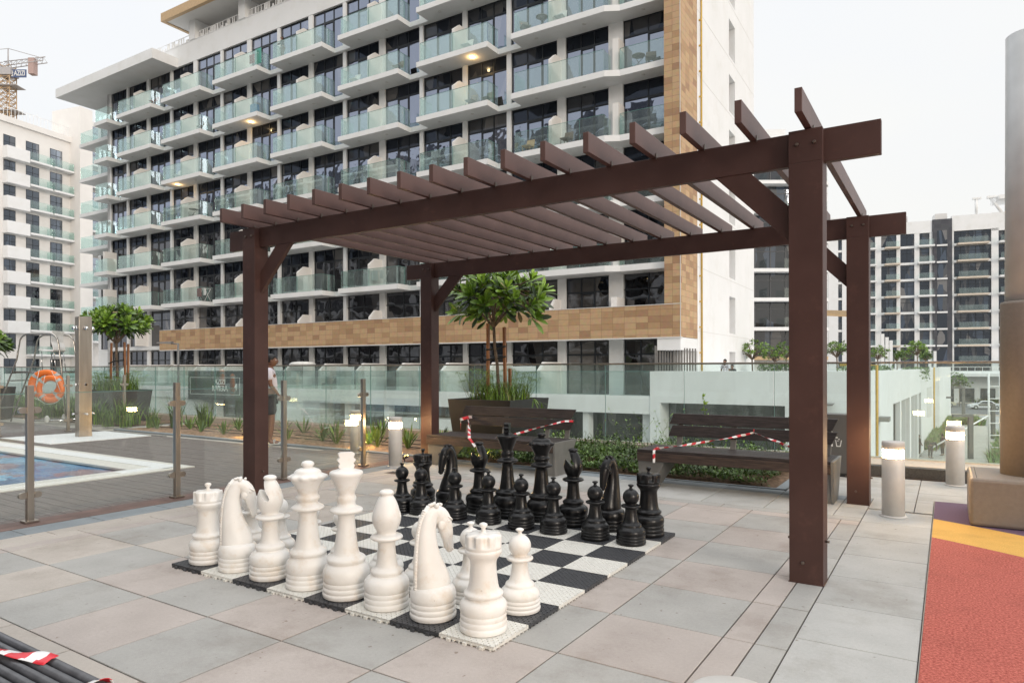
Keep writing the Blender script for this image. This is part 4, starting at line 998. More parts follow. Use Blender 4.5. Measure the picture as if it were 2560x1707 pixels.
for z in (1.60, 1.78): m.tube([(-6.93, 9.95, z), (-6.72, 10.0, z+.02), (-6.55, 10.02, z+.06)], .016, 6)
tag(m.build('tree_tie', 'tie'), 'black rubber ties between trunk and stakes behind the left bench', 'tree tie')
m = MB().tube([(-19.5, 9.8, 1.60), (-19.33, 9.85, 1.66), (-19.1, 10.0, 1.70)], .016, 6)
tag(m.build('tree_tie', 'tie'), 'black rubber ties on the tree behind the shower', 'tree tie')
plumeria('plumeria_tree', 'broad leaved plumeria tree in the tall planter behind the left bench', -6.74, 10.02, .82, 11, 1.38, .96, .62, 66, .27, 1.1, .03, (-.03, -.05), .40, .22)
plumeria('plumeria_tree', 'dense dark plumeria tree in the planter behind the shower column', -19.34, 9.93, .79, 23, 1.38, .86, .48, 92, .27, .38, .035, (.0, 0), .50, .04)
x, y = camv(-15.5, 19.6); plumeria('plumeria_tree', 'plumeria tree cut by the left edge of the view beyond the lifeguard chair', x, y, .5, 5, 1.3, .9, .52, 60, .27, .3, .035, (0, 0), .4)
x, y = camv(-15.4, 19.7); planter('dark planter at the far left edge behind the lifeguard chair', x, y, 1.3, 0, .94)

def clump(name, mats, rnd, n, r, h, lean, w, seg=4, mi_fn=None, c=(0, 0)):
    m = MB()
    for k in range(n):
        a = rnd.uniform(0, 2*pi); rr = r*sqrt(rnd.random()); b = Vector((c[0]+cos(a)*rr, c[1]+sin(a)*rr, 0))
        az = rnd.uniform(0, 2*pi); l = h*rnd.uniform(.6, 1.1); ln = lean*rnd.uniform(.3, 1.2); sd = Vector((-sin(az), cos(az), 0)); dr = Vector((cos(az), sin(az), 0))
        vs = []
        for i in range(seg+1):
            t_ = i/seg; p = b+dr*(l*ln*t_*t_)+Vector((0, 0, l*t_*(1-.28*ln*t_*t_))); ww = w*(1-t_**1.6)*.5*(.6+.8*min(1, t_*3))+.0008
            vs += [p-sd*ww, p+sd*ww]
        mi = mi_fn(rnd) if mi_fn else 0
        m.add(vs, [(2*i, 2*i+1, 2*i+3, 2*i+2) for i in range(seg)], mi, True)
    return m
def papyrus(label, x, y, z, seed, half, n):
    rnd = random.Random(seed); m = clump('g', None, rnd, n, half, .46, .8, .012, 4, lambda r: r.choice((0, 0, 1, 1, 2) if r.random() < .93 else (3,)))
    for k in range(100):                           # umbrella sedge heads on bare stems
        a = rnd.uniform(0, 6.3); rr = half*rnd.uniform(.3, 1.05); b = Vector((cos(a)*rr, sin(a)*rr, 0)); l = rnd.uniform(.28, .62); tp = b+Vector((cos(a)*.22*l*rnd.uniform(.2, 2.2), sin(a)*.22*l*rnd.uniform(.2, 2.2), l))
        m.tube([tuple(b), tuple((b+tp)/2+Vector((0, 0, .03))), tuple(tp)], .003, 4, 0, cap=False)
        for q in range(13):
            az = q*2*pi/13+rnd.uniform(-.2, .2); d = Vector((cos(az), sin(az), rnd.uniform(-.1, .7))); leafcard(m, tp, d, Vector((0, 0, 1)), rnd.uniform(.08, .15), .008, .5, rnd.choice((0, 1)), 3)
    o = m.build('sedge', ['blade', 'leafb', 'bladed', 'bladey'], loc=(x, y, z)); return tag(o, label, 'sedge plants', None, 'stuff')
papyrus('fine green sedge growing round the tree in the planter behind the left bench', -6.72, 10.06, .83, 3, .54, 430)
papyrus('fine green sedge in the planter behind the shower column', -19.35, 9.93, .80, 4, .55, 520)
# trailing sprig over the planter's right rim
m = MB(); rnd = random.Random(5)
m.tube([(0, 0, 0), (.25, 0, .06), (.45, 0, -.02), (.52, 0, -.2)], .003, 4)
for tp in ((.45, 0, -.02), (.52, 0, -.2), (.3, 0, .05)):
    for q in range(10):
        d = Vector((rnd.uniform(-.4, 1), rnd.uniform(-.6, .6), rnd.uniform(-1.1, .2))); leafcard(m, Vector(tp), d, Vector((0, 0, 1)), rnd.uniform(.10, .19), .010, .4, rnd.choice((0, 1)), 3)
tag(m.build('trailing_sedge', ['blade', 'leafb'], loc=(-6.12, 9.75, .90)), 'sedge stem drooping over the right rim of the planter behind the left bench', 'sedge plants')

# strappy lilies in the sandy bed
def lily(seed, n, h, w):
    rnd = random.Random(seed); m = MB()
    for k in range(n):
        az = k*2.4+rnd.uniform(-.2, .2); l = h*rnd.uniform(.65, 1.1); tilt = rnd.uniform(.12, .75); d = Vector((cos(az)*sin(tilt), sin(az)*sin(tilt), cos(tilt)))
        leafcard(m, Vector((cos(az)*.02, sin(az)*.02, 0)), d, Vector((cos(az), sin(az), .4)), l, w*rnd.uniform(.8, 1.2), .32*tilt, 1 if rnd.random() < .35 else 0, 3, .4)
    return m
lm = [lily(s_, 11+s_ % 3, .40, .042).mesh('lily_leaves', ['blade', 'leafb']) for s_ in range(5)]
spots = [(-15.9, 9.1), (-15.2, 9.5), (-15.5, 10.2), (-14.3, 9.2), (-13.9, 9.9), (-13.3, 9.1), (-12.7, 9.5), (-12.1, 9.2), (-11.9, 10.1), (-11.2, 9.1), (-10.9, 9.8), (-10.4, 9.3), (-9.8, 9.1), (-9.6, 9.9), (-9.2, 9.35), (-8.75, 9.1), (-8.7, 9.9), (-8.1, 9.2), (-7.85, 9.7), (-7.45, 9.25), (-7.5, 10.1), (-13.0, 10.5), (-10.0, 10.5), (-14.8, 10.5), (-8.4, 10.5), (-11.5, 10.6), (-7.4, 10.6)]
for k, (x, y) in enumerate(spots):
    o = link('lily_plant', lm[k % 5], loc=(x, y, .02), rz=R.uniform(0, 6)); s_ = R.uniform(.75, 1.2); o.scale = (s_, s_, s_)
    tag(o, 'strappy green lily plant in the sandy bed before the glass parapet', 'lily', 'lily plants in the sandy bed')
# irrigation lines
m = MB()
for yy in (9.35, 9.75, 10.3): m.tube([(-16.5+.7*k, yy+.03*sin(k*1.3), .035) for k in range(14)], .008, 5)
tag(m.build('drip_line', 'tie'), 'thin black irrigation hoses lying on the sandy bed', 'hose')

# dense low green bed behind the benches
def cover(label, x0, x1, y0, y1, n, h, seed, ll=.045, mi=(0, 0, 1, 2)):
    rnd = random.Random(seed); m = MB()
    def hh(x, y): return h*(.55+.45*sin(x*5.1+1.3*sin(y*4))*sin(y*6.7+x)) * (1. if y < y1-.3 else .9)*min(1., .35+(y-y0)*2.5)
    for k in range(n):
        x = rnd.uniform(x0, x1); y = y0+(y1-y0)*rnd.random()**1.25; H = max(.05, hh(x, y)); z = H*rnd.uniform(.15, 1.05)
        d = Vector((rnd.uniform(-1, 1), rnd.uniform(-1, 1), rnd.uniform(-.1, 1.))); p = Vector((x, y, z)); L_ = ll*rnd.uniform(.6, 1.5)
        d.normalize(); sd = d.cross(Vector((0, 0, 1))); sd = sd.normalized() if sd.length > .01 else Vector((1, 0, 0)); w_ = L_*.28
        m.add([p, p+d*L_*.5+sd*w_, p+d*L_, p+d*L_*.5-sd*w_], [(0, 1, 2, 3)], rnd.choice(mi), False)
    for k in range(n//90):
        x = rnd.uniform(x0, x1); y = rnd.uniform(y0+.1, y1); q = Vector((x, y, 0)); pts = [tuple(q)]
        for i in range(3): q = q+Vector((rnd.uniform(-.08, .08), rnd.uniform(-.08, .08), h*.33)); pts.append(tuple(q))
        m.tube(pts, .0025, 3, 2, cap=False)
    o = m.build('ground_cover', ['leaf', 'blade', 'bladed', 'bladey'], loc=(0, 0, .02)); return tag(o, label, 'ground cover', None, 'stuff')
cover('low dense green ground cover in the bed behind the two benches', -7.1, -1.85, 8.66, 10.85, 26000, .34, 9, mi=(0, 0, 1, 2, 2))
# climbing tendrils above the cover
m = MB(); rnd = random.Random(31)
for k in range(34):
    x = rnd.choice((rnd.uniform(-4.5, -3.2), rnd.uniform(-6.3, -1.9))); y = rnd.uniform(9.6, 10.8); q = Vector((x, y, .2)); pts = [tuple(q)]; hgt = rnd.uniform(.25, .6)
    az = rnd.uniform(0, 6.3)
    for i in range(6):
        q = q+Vector((cos(az)*.05+rnd.uniform(-.03, .03), sin(az)*.03, hgt/6)); pts.append(tuple(q))
        for _ in range(3):
            d = Vector((rnd.uniform(-1, 1), rnd.uniform(-1, 1), rnd.uniform(-.3, .8))).normalized(); sd = d.cross(Vector((0, 0, 1))).normalized(); L_ = rnd.uniform(.035, .065)
            m.add([q, q+d*L_*.5+sd*L_*.2, q+d*L_, q+d*L_*.5-sd*L_*.2], [(0, 1, 2, 3)], rnd.choice((0, 1)), False)
    m.tube(pts, .002, 3, 0, cap=False)
q = Vector((-2.60, 8.95, .3)); pts = [tuple(q)]
for i in range(9):
    q = q+Vector((-.018+rnd.uniform(-.02, .02), 0, .085)); pts.append(tuple(q))
    for _ in range(4):
        d = Vector((rnd.uniform(-1, 1), rnd.uniform(-.5, .5), rnd.uniform(-.2, .8))).normalized(); sd = d.cross(Vector((0, 1, 0))).normalized(); L_ = rnd.uniform(.04, .08)
        m.add([q, q+d*L_*.5+sd*L_*.18, q+d*L_, q+d*L_*.5-sd*L_*.18], [(0, 1, 2, 3)], 1, False)
m.tube(pts, .003, 4, 0, cap=False)
tag(m.build('climbing_vine', ['blade', 'leafb']), 'thin leafy tendrils rising above the green bed by the glass parapet', 'vine', None, 'stuff')
# tall grass at the left
rnd = random.Random(12); m = MB()
for k in range(150):
    cx, cy = rnd.uniform(-29, -20.4), rnd.uniform(9.35, 10.8); s_ = clump('g', None, rnd, 34, .2, rnd.uniform(.45, .8), .6, .016, 4, lambda r: r.choice((0, 1, 2)), (cx, cy))
    o0 = len(m.v); m.v += s_.v; m.f += [[i+o0 for i in f] for f in s_.f]; m.m += s_.m; m.sm += s_.sm; m.tone += s_.tone
tag(m.build('tall_grass', ['blade', 'bladed', 'leafb'], loc=(0, 0, .02)), 'thick tall grass bed behind the lifeguard chair', 'grass', None, 'stuff')
for k, (x, y, h_) in enumerate(((-17.0, 8.95, .75), (-16.35, 9.25, .55), (-17.55, 8.8, .5), (-15.95, 9.6, .8), (-18.4, 9.0, .75), (-15.4, 10.0, .7), (-18.0, 9.35, .7), (-17.6, 9.5, .6), (-19.2, 9.05, .6))):
    rnd = random.Random(40+k); o = clump('g', None, rnd, 70, .14, h_, .5, .02, 4, lambda r: r.choice((0, 1, 2))).build('grass_tuft', ['blade', 'bladed', 'leafb'], loc=(x, y, .02))
    tag(o, 'upright grass tuft in front of the planter behind the shower', 'grass tuft', 'grass tufts by the far planter')

# ================================================================ PEOPLE
def skin_body(verts, edges, radii, root, name, mt, parent=None, sub=2):
    me = bpy.data.meshes.new(name); me.from_pydata(verts, edges, []); o = bpy.data.objects.new(name, me); COL.objects.link(o)
    sk_ = o.modifiers.new('s', 'SKIN'); sk_.use_smooth_shade = True
    for i, r in enumerate(radii): me.skin_vertices[0].data[i].radius = (r, r) if not isinstance(r, tuple) else r
    me.skin_vertices[0].data[root].use_root = True
    sb = o.modifiers.new('d', 'SUBSURF'); sb.levels = sb.render_levels = sub
    bake(o); o.data.materials.clear(); o.data.materials.append(MT[mt])
    for p in o.data.polygons: p.use_smooth = True
    if parent: o.parent = parent
    return o
def person(label, x, y, z, rz, H=1.76, pose=None, skinm='skin', shirt='tshirt', trousers='shorts', short=True, scale=1., hairm='hair'):
    """local frame: faces +x; y to the person's left"""
    P = dict(pel=(0, 0, .93), ch=(.0, 0, 1.28), nk=(-.01, 0, 1.47), hd=(.03, 0, 1.60),
             ls=(-.01, .19, 1.42), le=(.0, .24, 1.13), lw=(.14, .20, .92), rs=(-.01, -.19, 1.42), re=(.0, -.24, 1.13), rw=(.14, -.20, .92),
             lh=(0, .095, .9), lk=(.03, .11, .49), la=(-.01, .11, .085), rh=(0, -.095, .9), rk=(.03, -.11, .49), ra=(-.01, -.11, .085))
    if pose: P.update(pose)
    t = thing('person', label, 'person', (x, y, z), rz); t.scale = (scale*H/1.76,)*3
    V = {k: Vector(v) for k, v in P.items()}
    vs, es, rs = [], [], []
    def a(p, r, prev=None):
        vs.append(tuple(p)); rs.append(r)
        if prev is not None: es.append((prev, len(vs)-1))
        return len(vs)-1
    pe = a(V['pel'], (.125, .10)); wa = a(V['pel'].lerp(V['ch'], .45), (.118, .095), pe); ch = a(V['ch'], (.135, .105), wa); sh = a(V['ch'].lerp(V['nk'], .62), (.10, .085), ch)
    nk = a(V['nk'], .055, sh); a(V['nk'].lerp(V['hd'], .45), .052, nk)
    tips = {}
    for s_ in 'lr':
        q = a(V[s_+'s'], .062, sh); q = a(V[s_+'s'].lerp(V[s_+'e'], .5), .05, q); q = a(V[s_+'e'], .041, q); q = a(V[s_+'e'].lerp(V[s_+'w'], .5), .038, q); tips[s_] = a(V[s_+'w'], .027, q)
        q = a(V[s_+'h'], .095, pe); q = a(V[s_+'h'].lerp(V[s_+'k'], .5), .08, q); q = a(V[s_+'k'], .056, q); q = a(V[s_+'k'].lerp(V[s_+'a'], .4), .055, q); q = a(V[s_+'a'], .035, q)
        f = V[s_+'a']+Vector((.06, 0, -.05)); q = a(f, .036, q); a(f+Vector((.11, .0, -.008)), .026, q)
    skin_body(vs, es, rs, pe, 'body', skinm, t)
    # head: shaped ball with face
    hd = V['hd']; m = MB(); m.ball((0, 0, 0), .1, 22, 0, (1.02, .78, 1.18))
    nv = []
    for (hx, hy, hz) in m.v:
        if hx > 0: hx *= 1-.18*max(0, hz/.1); 
        if hz < -.03: hx = hx*.92+.012; hy *= .86
        if hx > .06 and abs(hy) < .022 and -.035 < hz < .02: hx += .028*(1-abs(hy)/.022)*(1 if hz < 0 else .5)      # nose
        if hx > .05 and .012 < abs(hy) < .045 and .0 < hz < .035: hx -= .010
        if hx > .05 and abs(hy) < .03 and -.075 < hz < -.05: hx += .008
        nv.append((hx, hy, hz))
    m.v = nv
    for s_ in (-1, 1):
        m.ball((-.005, s_*.077, -.005), .028, 10, 0, (.8, .35, 1.15)); m.ball((.079, s_*.031, .016), .011, 8, 1); m.ball((.088, s_*.031, .016), .005, 6, 2)
    m.ball((.089, 0, -.06), .022, 8, 3, (.35, 1., .3))
    h_ = m.build('head', [skinm, 'white', 'hair', 'skin'], t, loc=tuple(hd))
    hm = MB(); hm.ball((-.014, 0, .022), .104, 20, 0, (1.02, .82, 1.12)); hm.v = [(vx if vx < .05 or vz > .05 else .05-.0, vy, max(vz, -.03 if vx < .0 else (.045 if vx > .04 else .01))) for vx, vy, vz in hm.v]
    hm.build('hair', hairm, t, loc=tuple(hd))
    # hands: palm, four fingers and thumb
    for s_ in 'lr':
        w_ = V[s_+'w']; d = (w_-V[s_+'e']).normalized(); sd = Vector((0, -1 if s_ == 'l' else 1, 0)); nn = d.cross(sd).normalized(); sd = nn.cross(d).normalized()
        m = MB(); m.tube([tuple(w_), tuple(w_+d*.05), tuple(w_+d*.09)], [.026, .036, .033], 10)
        acr = nn
        for q in range(4):
            o_ = acr*(-.025+.0165*q); l = (.06, .07, .075, .06)[q]; b0 = w_+d*.085+o_
            m.tube([tuple(b0), tuple(b0+d*l*.55+sd*.012), tuple(b0+d*l*.85+sd*.035)], [.0095, .0085, .007], 7)
        b0 = w_+d*.035+acr*.028; m.tube([tuple(b0), tuple(b0+d*.03+acr*.02+sd*.01), tuple(b0+d*.06+acr*.022+sd*.025)], [.012, .010, .008], 7)
        m.build('hand', skinm, t)
    # clothes follow the body a little outside it
    vs, es, rs = [], [], []
    top = V['pel']+Vector((0, 0, -.06))
    pe = a(top, (.155, .125)); wa = a(V['pel'].lerp(V['ch'], .4), (.148, .118), pe); ch = a(V['ch'], (.155, .12), wa); sh = a(V['ch'].lerp(V['nk'], .66), (.105, .09), ch); a(V['nk'].lerp(V['ch'], .1), .066, sh)
    for s_ in 'lr': q = a(V[s_+'s'], .078, sh); q = a(V[s_+'s'].lerp(V[s_+'e'], .5), .072, q); a(V[s_+'s'].lerp(V[s_+'e'], .72 if short else 1.), .068 if short else .055, q) if short else a(V[s_+'w'].lerp(V[s_+'e'], .1), .045, a(V[s_+'e'], .055, q))
    skin_body(vs, es, rs, wa, 'shirt', shirt, t)
    vs, es, rs = [], [], []
    pe = a(V['pel']+Vector((0, 0, .02)), (.145, .12)); 
    for s_ in 'lr':
        q = a(V[s_+'h']+Vector((0, 0, -.02)), .112, pe); q = a(V[s_+'h'].lerp(V[s_+'k'], .5), .105, q); q = a(V[s_+'k'].lerp(V[s_+'h'], .12), .098 if short else .075, q)
        if not short: a(V[s_+'a']+Vector((0, 0, .05)), .06, a(V[s_+'k'].lerp(V[s_+'a'], .3), .07, q))
    skin_body(vs, es, rs, pe, 'shorts' if short else 'trousers', trousers, t)
    m = MB()
    for s_ in 'lr': f = V[s_+'a']; m.box(f.x-.06, f.x+.20, f.y-.045, f.y+.045, f.z-.085, f.z-.06); m.tube([(f.x+.1, f.y-.045, f.z-.07), (f.x+.08, f.y, f.z-.0), (f.x+.1, f.y+.045, f.z-.07)], .012, 6)
    m.build('sandals' if short else 'shoes', 'sandal' if short else 'hair', t, .006)
    return t
x, y = camv(-4.66, 13.1)
person('person in white T-shirt and dark shorts standing side-on behind the left front post', x, y, .0, radians(32.65+14), 1.765,
       dict(le=(.01, .235, 1.14), re=(.03, -.235, 1.14), lw=(.13, .12, .95), rw=(.17, -.13, .94)))

# ================================================================ STREET LEVEL
struct(MB().box(-700, 500, -300, 900, -5.6, -5.52).build('ground', 'ground'))
struct(MB().box(-120, 40, 11.46, 119, -5.518, -5.50).build('street_paving', 'pathm'))
m = MB().box(-200, 120, 119.4, 157, -5.516, -5.496)
struct(m.build('road', 'asphalt'))
m = MB().box(-200, 120, 119.0, 119.4, -5.5, -5.36); m.box(-200, 120, 157, 157.4, -5.5, -5.36)
for k in range(26): m.box(-60+6*k, -57+6*k, 137.9, 138.1, -5.494, -5.490)
struct(m.build('road_kerb', 'kerbtop'))

BA = .0190135
def bfix(o): return o
# ================================================================ MAIN APARTMENT BUILDING (local frame: x along the facade, y into the block)
B = thing('apartment_building', 'large white apartment block with rows of glass balconies and a sandstone clad frame', 'building', (0, 30.925, 0), BA)
SH = 3.2; Z0 = 9.687
lev = lambda k: Z0+SH*k
U = [-14.24-.0, -21.13, -27.51, -33.93, -40.28, -46.76, -53.10]      # right hand ends of the balconies, unit by unit
WY = 1.30
piers_thin = [(-20.70, -20.42), (-26.93, -26.66), (-33.36, -33.08), (-39.77, -39.48), (-46.15, -45.87), (-52.6, -52.3)]
piers_wide = [(-17.52, -17.03), (-23.73, -23.42), (-30.2, -29.72), (-36.6, -36.18), (-43.05, -42.62), (-49.5, -49.05), (-55.9, -55.5)]
xe = -61.62; TOPZ = 27.02
ey0, ey1 = 9.03, 10.45
m = MB()
# core of the block, set behind the window plane
m.box(-61.3, -11.75, WY+.34, 15.5, 0.05, TOPZ-.02); m.box(-11.75, -10.83, WY+.34, ey0-.0, .05, TOPZ-.02); m.box(-11.75, -10.83, ey1, 15.49, .05, TOPZ-.02)
m.box(-68.5, -61.3, 3.9, 15.5, -.6, 24.6)
for (a, b_) in piers_thin+piers_wide+[(-61.9, -61.35), (-58.9, -58.62)]: m.box(a, b_, WY, WY+.34, .09, 25.40)
m.box(-14.56, -13.78, WY, WY+.34, .09, 25.40)                                   # pier between main and end bay
m.box(-14.15, -13.78, WY+.35, 2.3, .09, 25.4) if False else None
for k in range(-3, 5): m.box(-61.3, -11.19, WY-.18, WY+.36, lev(k)-.30, lev(k)-.0)
m.box(-61.9, -10.45, WY-.02, WY+.30, 25.40, TOPZ); m.box(-62.0, -10.44, WY-.05, WY+.36, TOPZ, TOPZ+.05)
m.box(-61.9, -61.55, WY, 15.5, .09, TOPZ)
# end wall: slabs with slot recesses
m.box(-10.80, -10.42, 2.72, ey0, -.5, 30); m.box(-10.80, -10.42, ey1, 15.5, -.5, 30)
for k in range(-3, 8):
    zb_ = 3.44+SH*k; m.box(-10.80, -10.42, ey0, ey1, zb_-1.07, zb_)
for k in range(-3, 8): zb_ = 3.44+SH*k; m.box(-11.75, -10.80, ey0, ey1, zb_-1.07, zb_)
m.box(-11.55, -10.43, .03, 3.5, 2.28, 2.88)
m.build('wall', 'stucco', B)
m = MB()                                          # render joints on the end wall
for k in range(-1, 7): m.box(-10.421, -10.414, 2.75, 15.5, lev(k)-3.2-.02, lev(k)-3.2+.01)
m.box(-10.421, -10.414, 3.05, 3.07, -.5, 30); m.build('wall_joint', 'soffit', B)
# stone clad frame
m = MB()
m.box(-11.19, -10.42, .0, 2.71, 2.90, 28.5)
m.box(-51.95, -11.19, .0, .24, 2.90, 4.42)
m.build('stone_frame', 'tan', B)
m = MB().box(-51.9, -11.2, .25, WY+.3, 2.90, 3.06); m.box(-51.97, -10.40, -.015, .25, 2.84, 2.90); m.box(-10.435, -10.405, -.015, .0, 2.9, 28.5); m.box(-51.95, -10.42, -.02, .26, 4.42, 4.45)
m.build('frame_trim', 'soffit', B)
# roof canopies
m = MB().box(-51.71, -10.42, .0, .28, 28.5, 29.15); m.box(-51.71, -51.43, .28, 9, 28.5, 29.15); m.build('roof_canopy_fascia', 'tan2', B)
MB().box(-51.42, -10.5, .28, 9, 28.56, 29.1).build('roof_canopy', 'soffit', B)
for x_ in (-49.9, -43.9, -37.9, -31.9, -25.9): MB().box(x_, x_+.75, 1.2, 2.9, TOPZ+.05, 28.56).build('roof_pier', 'stucco', B)
MB().box(-66.36, -51.53, -.8, 6, 25.36, 26.13).build('corner_canopy', 'stucco', B)
m = MB(); rr = random.Random(3)                   # broken bar railing on the roof edge
m.box(-62, -20, 1.5, 1.53, 27.70, 27.74)
x_ = -62.
while x_ < -24:
    if rr.random() < .5: m.box(x_, x_+.05, 1.49, 1.54, TOPZ+.05, 27.70)
    else: m.box(x_, x_+.16, 1.49, 1.52, TOPZ+.05+rr.choice((0, .2, .0)), 27.70-rr.choice((0, .25, .0)))
    x_ += rr.choice((.14, .2, .34))
m.build('roof_railing', 'white', B)
m = MB()
for k_, x_ in enumerate([-49.5+1.9*i for i in range(14)]): m.box(x_, x_+.12, 4.2, 4.3, TOPZ, 28.56); m.box(x_+.5, x_+1.1, 4.2, 4.25, TOPZ, 27.9)
m.build('roof_screen', 'tan2', B)

# windows: one frame and one pane each, shared meshes
def winmesh(w, h, cols, transom, door):
    f = MB(); t_ = .05
    f.box(0, w, 0, .07, 0, t_); f.box(0, w, 0, .07, h-t_, h); f.box(0, t_, 0, .07, t_, h-t_); f.box(w-t_, w, 0, .07, t_, h-t_)
    f.box(t_, w-t_, -.005, .06, transom-.035, transom+.035)
    for c in cols: f.box(w*c-.022, w*c+.022, -.003, .058, t_, h-t_)
    a, b_ = door; f.box(w*a, w*a+.07, -.012, .05, t_, transom-.04); f.box(w*b_-.07, w*b_, -.012, .05, t_, transom-.04); f.box(w*a+.07, w*b_-.07, -.012, .05, transom-.12, transom-.05)
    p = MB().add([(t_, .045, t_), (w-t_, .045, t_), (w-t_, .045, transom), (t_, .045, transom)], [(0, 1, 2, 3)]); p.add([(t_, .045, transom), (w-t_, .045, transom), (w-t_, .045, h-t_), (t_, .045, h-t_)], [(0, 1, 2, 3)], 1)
    return f, p
MT['window_strip'] = darkglass('soffit_reflection_glass', (.010, .011, .014), (.16, .19, .25), .10, wav=.05)  # same window glass, darkened: the soffit's dark reflection is put into its colour
WL = winmesh(2.90, 2.895, (.34, .67), 2.12, (.34, .67)); WR = winmesh(2.90, 2.895, (.35, .66), 2.12, (.35, .66))
WS = winmesh(2.59, 2.895, (.5,), 2.05, (.5, .92))
wm_ = {}
for nm, (f, p) in (('L', WL), ('R', WR), ('S', WS)): wm_[nm] = (f.mesh('window_'+nm, 'frame'), p.mesh('pane_hi', ['win', 'window_strip']), p.mesh('pane_lo', ['winl', 'window_strip']), p.mesh('pane_top', ['win', 'win']))
bays = []
th = [(-14.56, -14.15)]+piers_thin+[(-58.90, -58.62)]
for i in range(7):
    wl, wr_ = piers_wide[i]; left = th[i+1][1]; right = th[i][0]
    bays.append((left, wl, 'L')); bays.append((wr_, right, 'R'))
bays.append((-61.35, -58.9, 'L')); bays.append((-13.78, -11.19, 'S'))
def addwin(x0, x1, kind, z, lo, y=WY+.12, parent=B, h=2.9):
    f, ph, plo, ptop = wm_[kind]; w0 = 2.59 if kind == 'S' else 2.9
    o = link('window', f, parent, loc=(x0, y, z)); o.scale = ((x1-x0)/w0, 1, h/2.9)
    p = link('glass_pane', plo if lo == 1 else (ptop if lo == 2 else ph), o); return o
nwin = 0; rest = MB(); restp = MB()
for k in range(4, -3, -1):
    for (x0, x1, kd) in bays:
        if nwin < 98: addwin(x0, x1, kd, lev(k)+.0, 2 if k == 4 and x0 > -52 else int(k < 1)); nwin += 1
        else:
            rest.box(x0, x1, WY+.12, WY+.18, lev(k)+2.08, lev(k)+2.15); rest.box((x0+x1)/2-.03, (x0+x1)/2+.03, WY+.12, WY+.18, lev(k), lev(k)+2.9); restp.add([(x0, WY+.17, lev(k)), (x1, WY+.17, lev(k)), (x1, WY+.17, lev(k)+2.9), (x0, WY+.17, lev(k)+2.9)], [(0, 1, 2, 3)])
for (x0, x1, kd) in bays:                                   # ground floor terraces glazing
    rest.box(x0, x1, WY+.12, WY+.18, 2.10, 2.18); 
    for c in (.02, .34, .66, .98): rest.box(x0+(x1-x0)*c-.03, x0+(x1-x0)*c+.03, WY+.12, WY+.18, .1, 2.85)
    restp.add([(x0, WY+.17, .1), (x1, WY+.17, .1), (x1, WY+.17, 2.85), (x0, WY+.17, 2.85)], [(0, 1, 2, 3)])
for k in range(-2, 5):
    x0, x1 = -67.8, -61.95; restp.add([(x0, 3.86, lev(k)), (x1, 3.86, lev(k)), (x1, 3.86, lev(k)+2.6), (x0, 3.86, lev(k)+2.6)], [(0, 1, 2, 3)]); rest.box(x0, x1, 3.80, 3.86, lev(k)+2.0, lev(k)+2.06)
    for c in range(5): rest.box(x0+c*1.45, x0+c*1.45+.06, 3.80, 3.86, lev(k), lev(k)+2.6)
o = rest.build('outer_window_frames', 'frame', B); tag(o, None, None, None, 'stuff')
o = restp.build('outer_window_glass', 'winl', B); tag(o, None, None, None, 'stuff')

# balconies
def glass_u(w, d, ret=True):
    m = MB(); m.box(.24, w-.03, .03, .045, 0, 1.05)
    m.box(w-.045, w-.03, .06, d, 0, 1.05); m.box(.24, .255, .06, d, 0, 1.05); return m
def glass_e(w, d):
    m = MB(); m.box(.235, w-.025, .027, .048, 1.05, 1.066); m.box(w-.048, w-.027, .06, d, 1.05, 1.066); m.box(.237, .258, .06, d, 1.05, 1.066)
    for q in (.5,): m.box(.24+(w-.27)*q-.008, .24+(w-.27)*q+.008, .026, .049, 0, 1.05)
    m.box(w-.049, w-.026, d*.55, d*.55+.02, 0, 1.05); return m
BW = 4.98; D_ = WY-.18
slab = MB().box(0, BW, 0, D_-.002, -.30, 0).mesh('balcony_slab', 'stucco')
gl_ = glass_u(BW, D_).mesh('railing_glass', 'rail'); ge_ = glass_e(BW, D_).mesh('railing_edge', 'edge')
dv = MB(); dv.extr([(0, .10, 0), (0, D_+.17, 0), (0, D_+.17, 1.78), (0, .62, 1.78), (0, .10, 1.36)], (.16, 0, 0))
dvm = dv.mesh('dividing_wall', 'stucco2')
dot = MB().lathe([(.001, -.012), (.10, -.012), (.10, 0), (.001, 0)], 14).mesh('ceiling_lamp', 'soffit')
dotlit = MB().lathe([(.001, -.014), (.12, -.014), (.12, 0), (.001, 0)], 14).mesh('ceiling_lamp_lit', 'glow3')
lit = {(1, 3): 1, (4, 3): 1, (5, 2): 0}
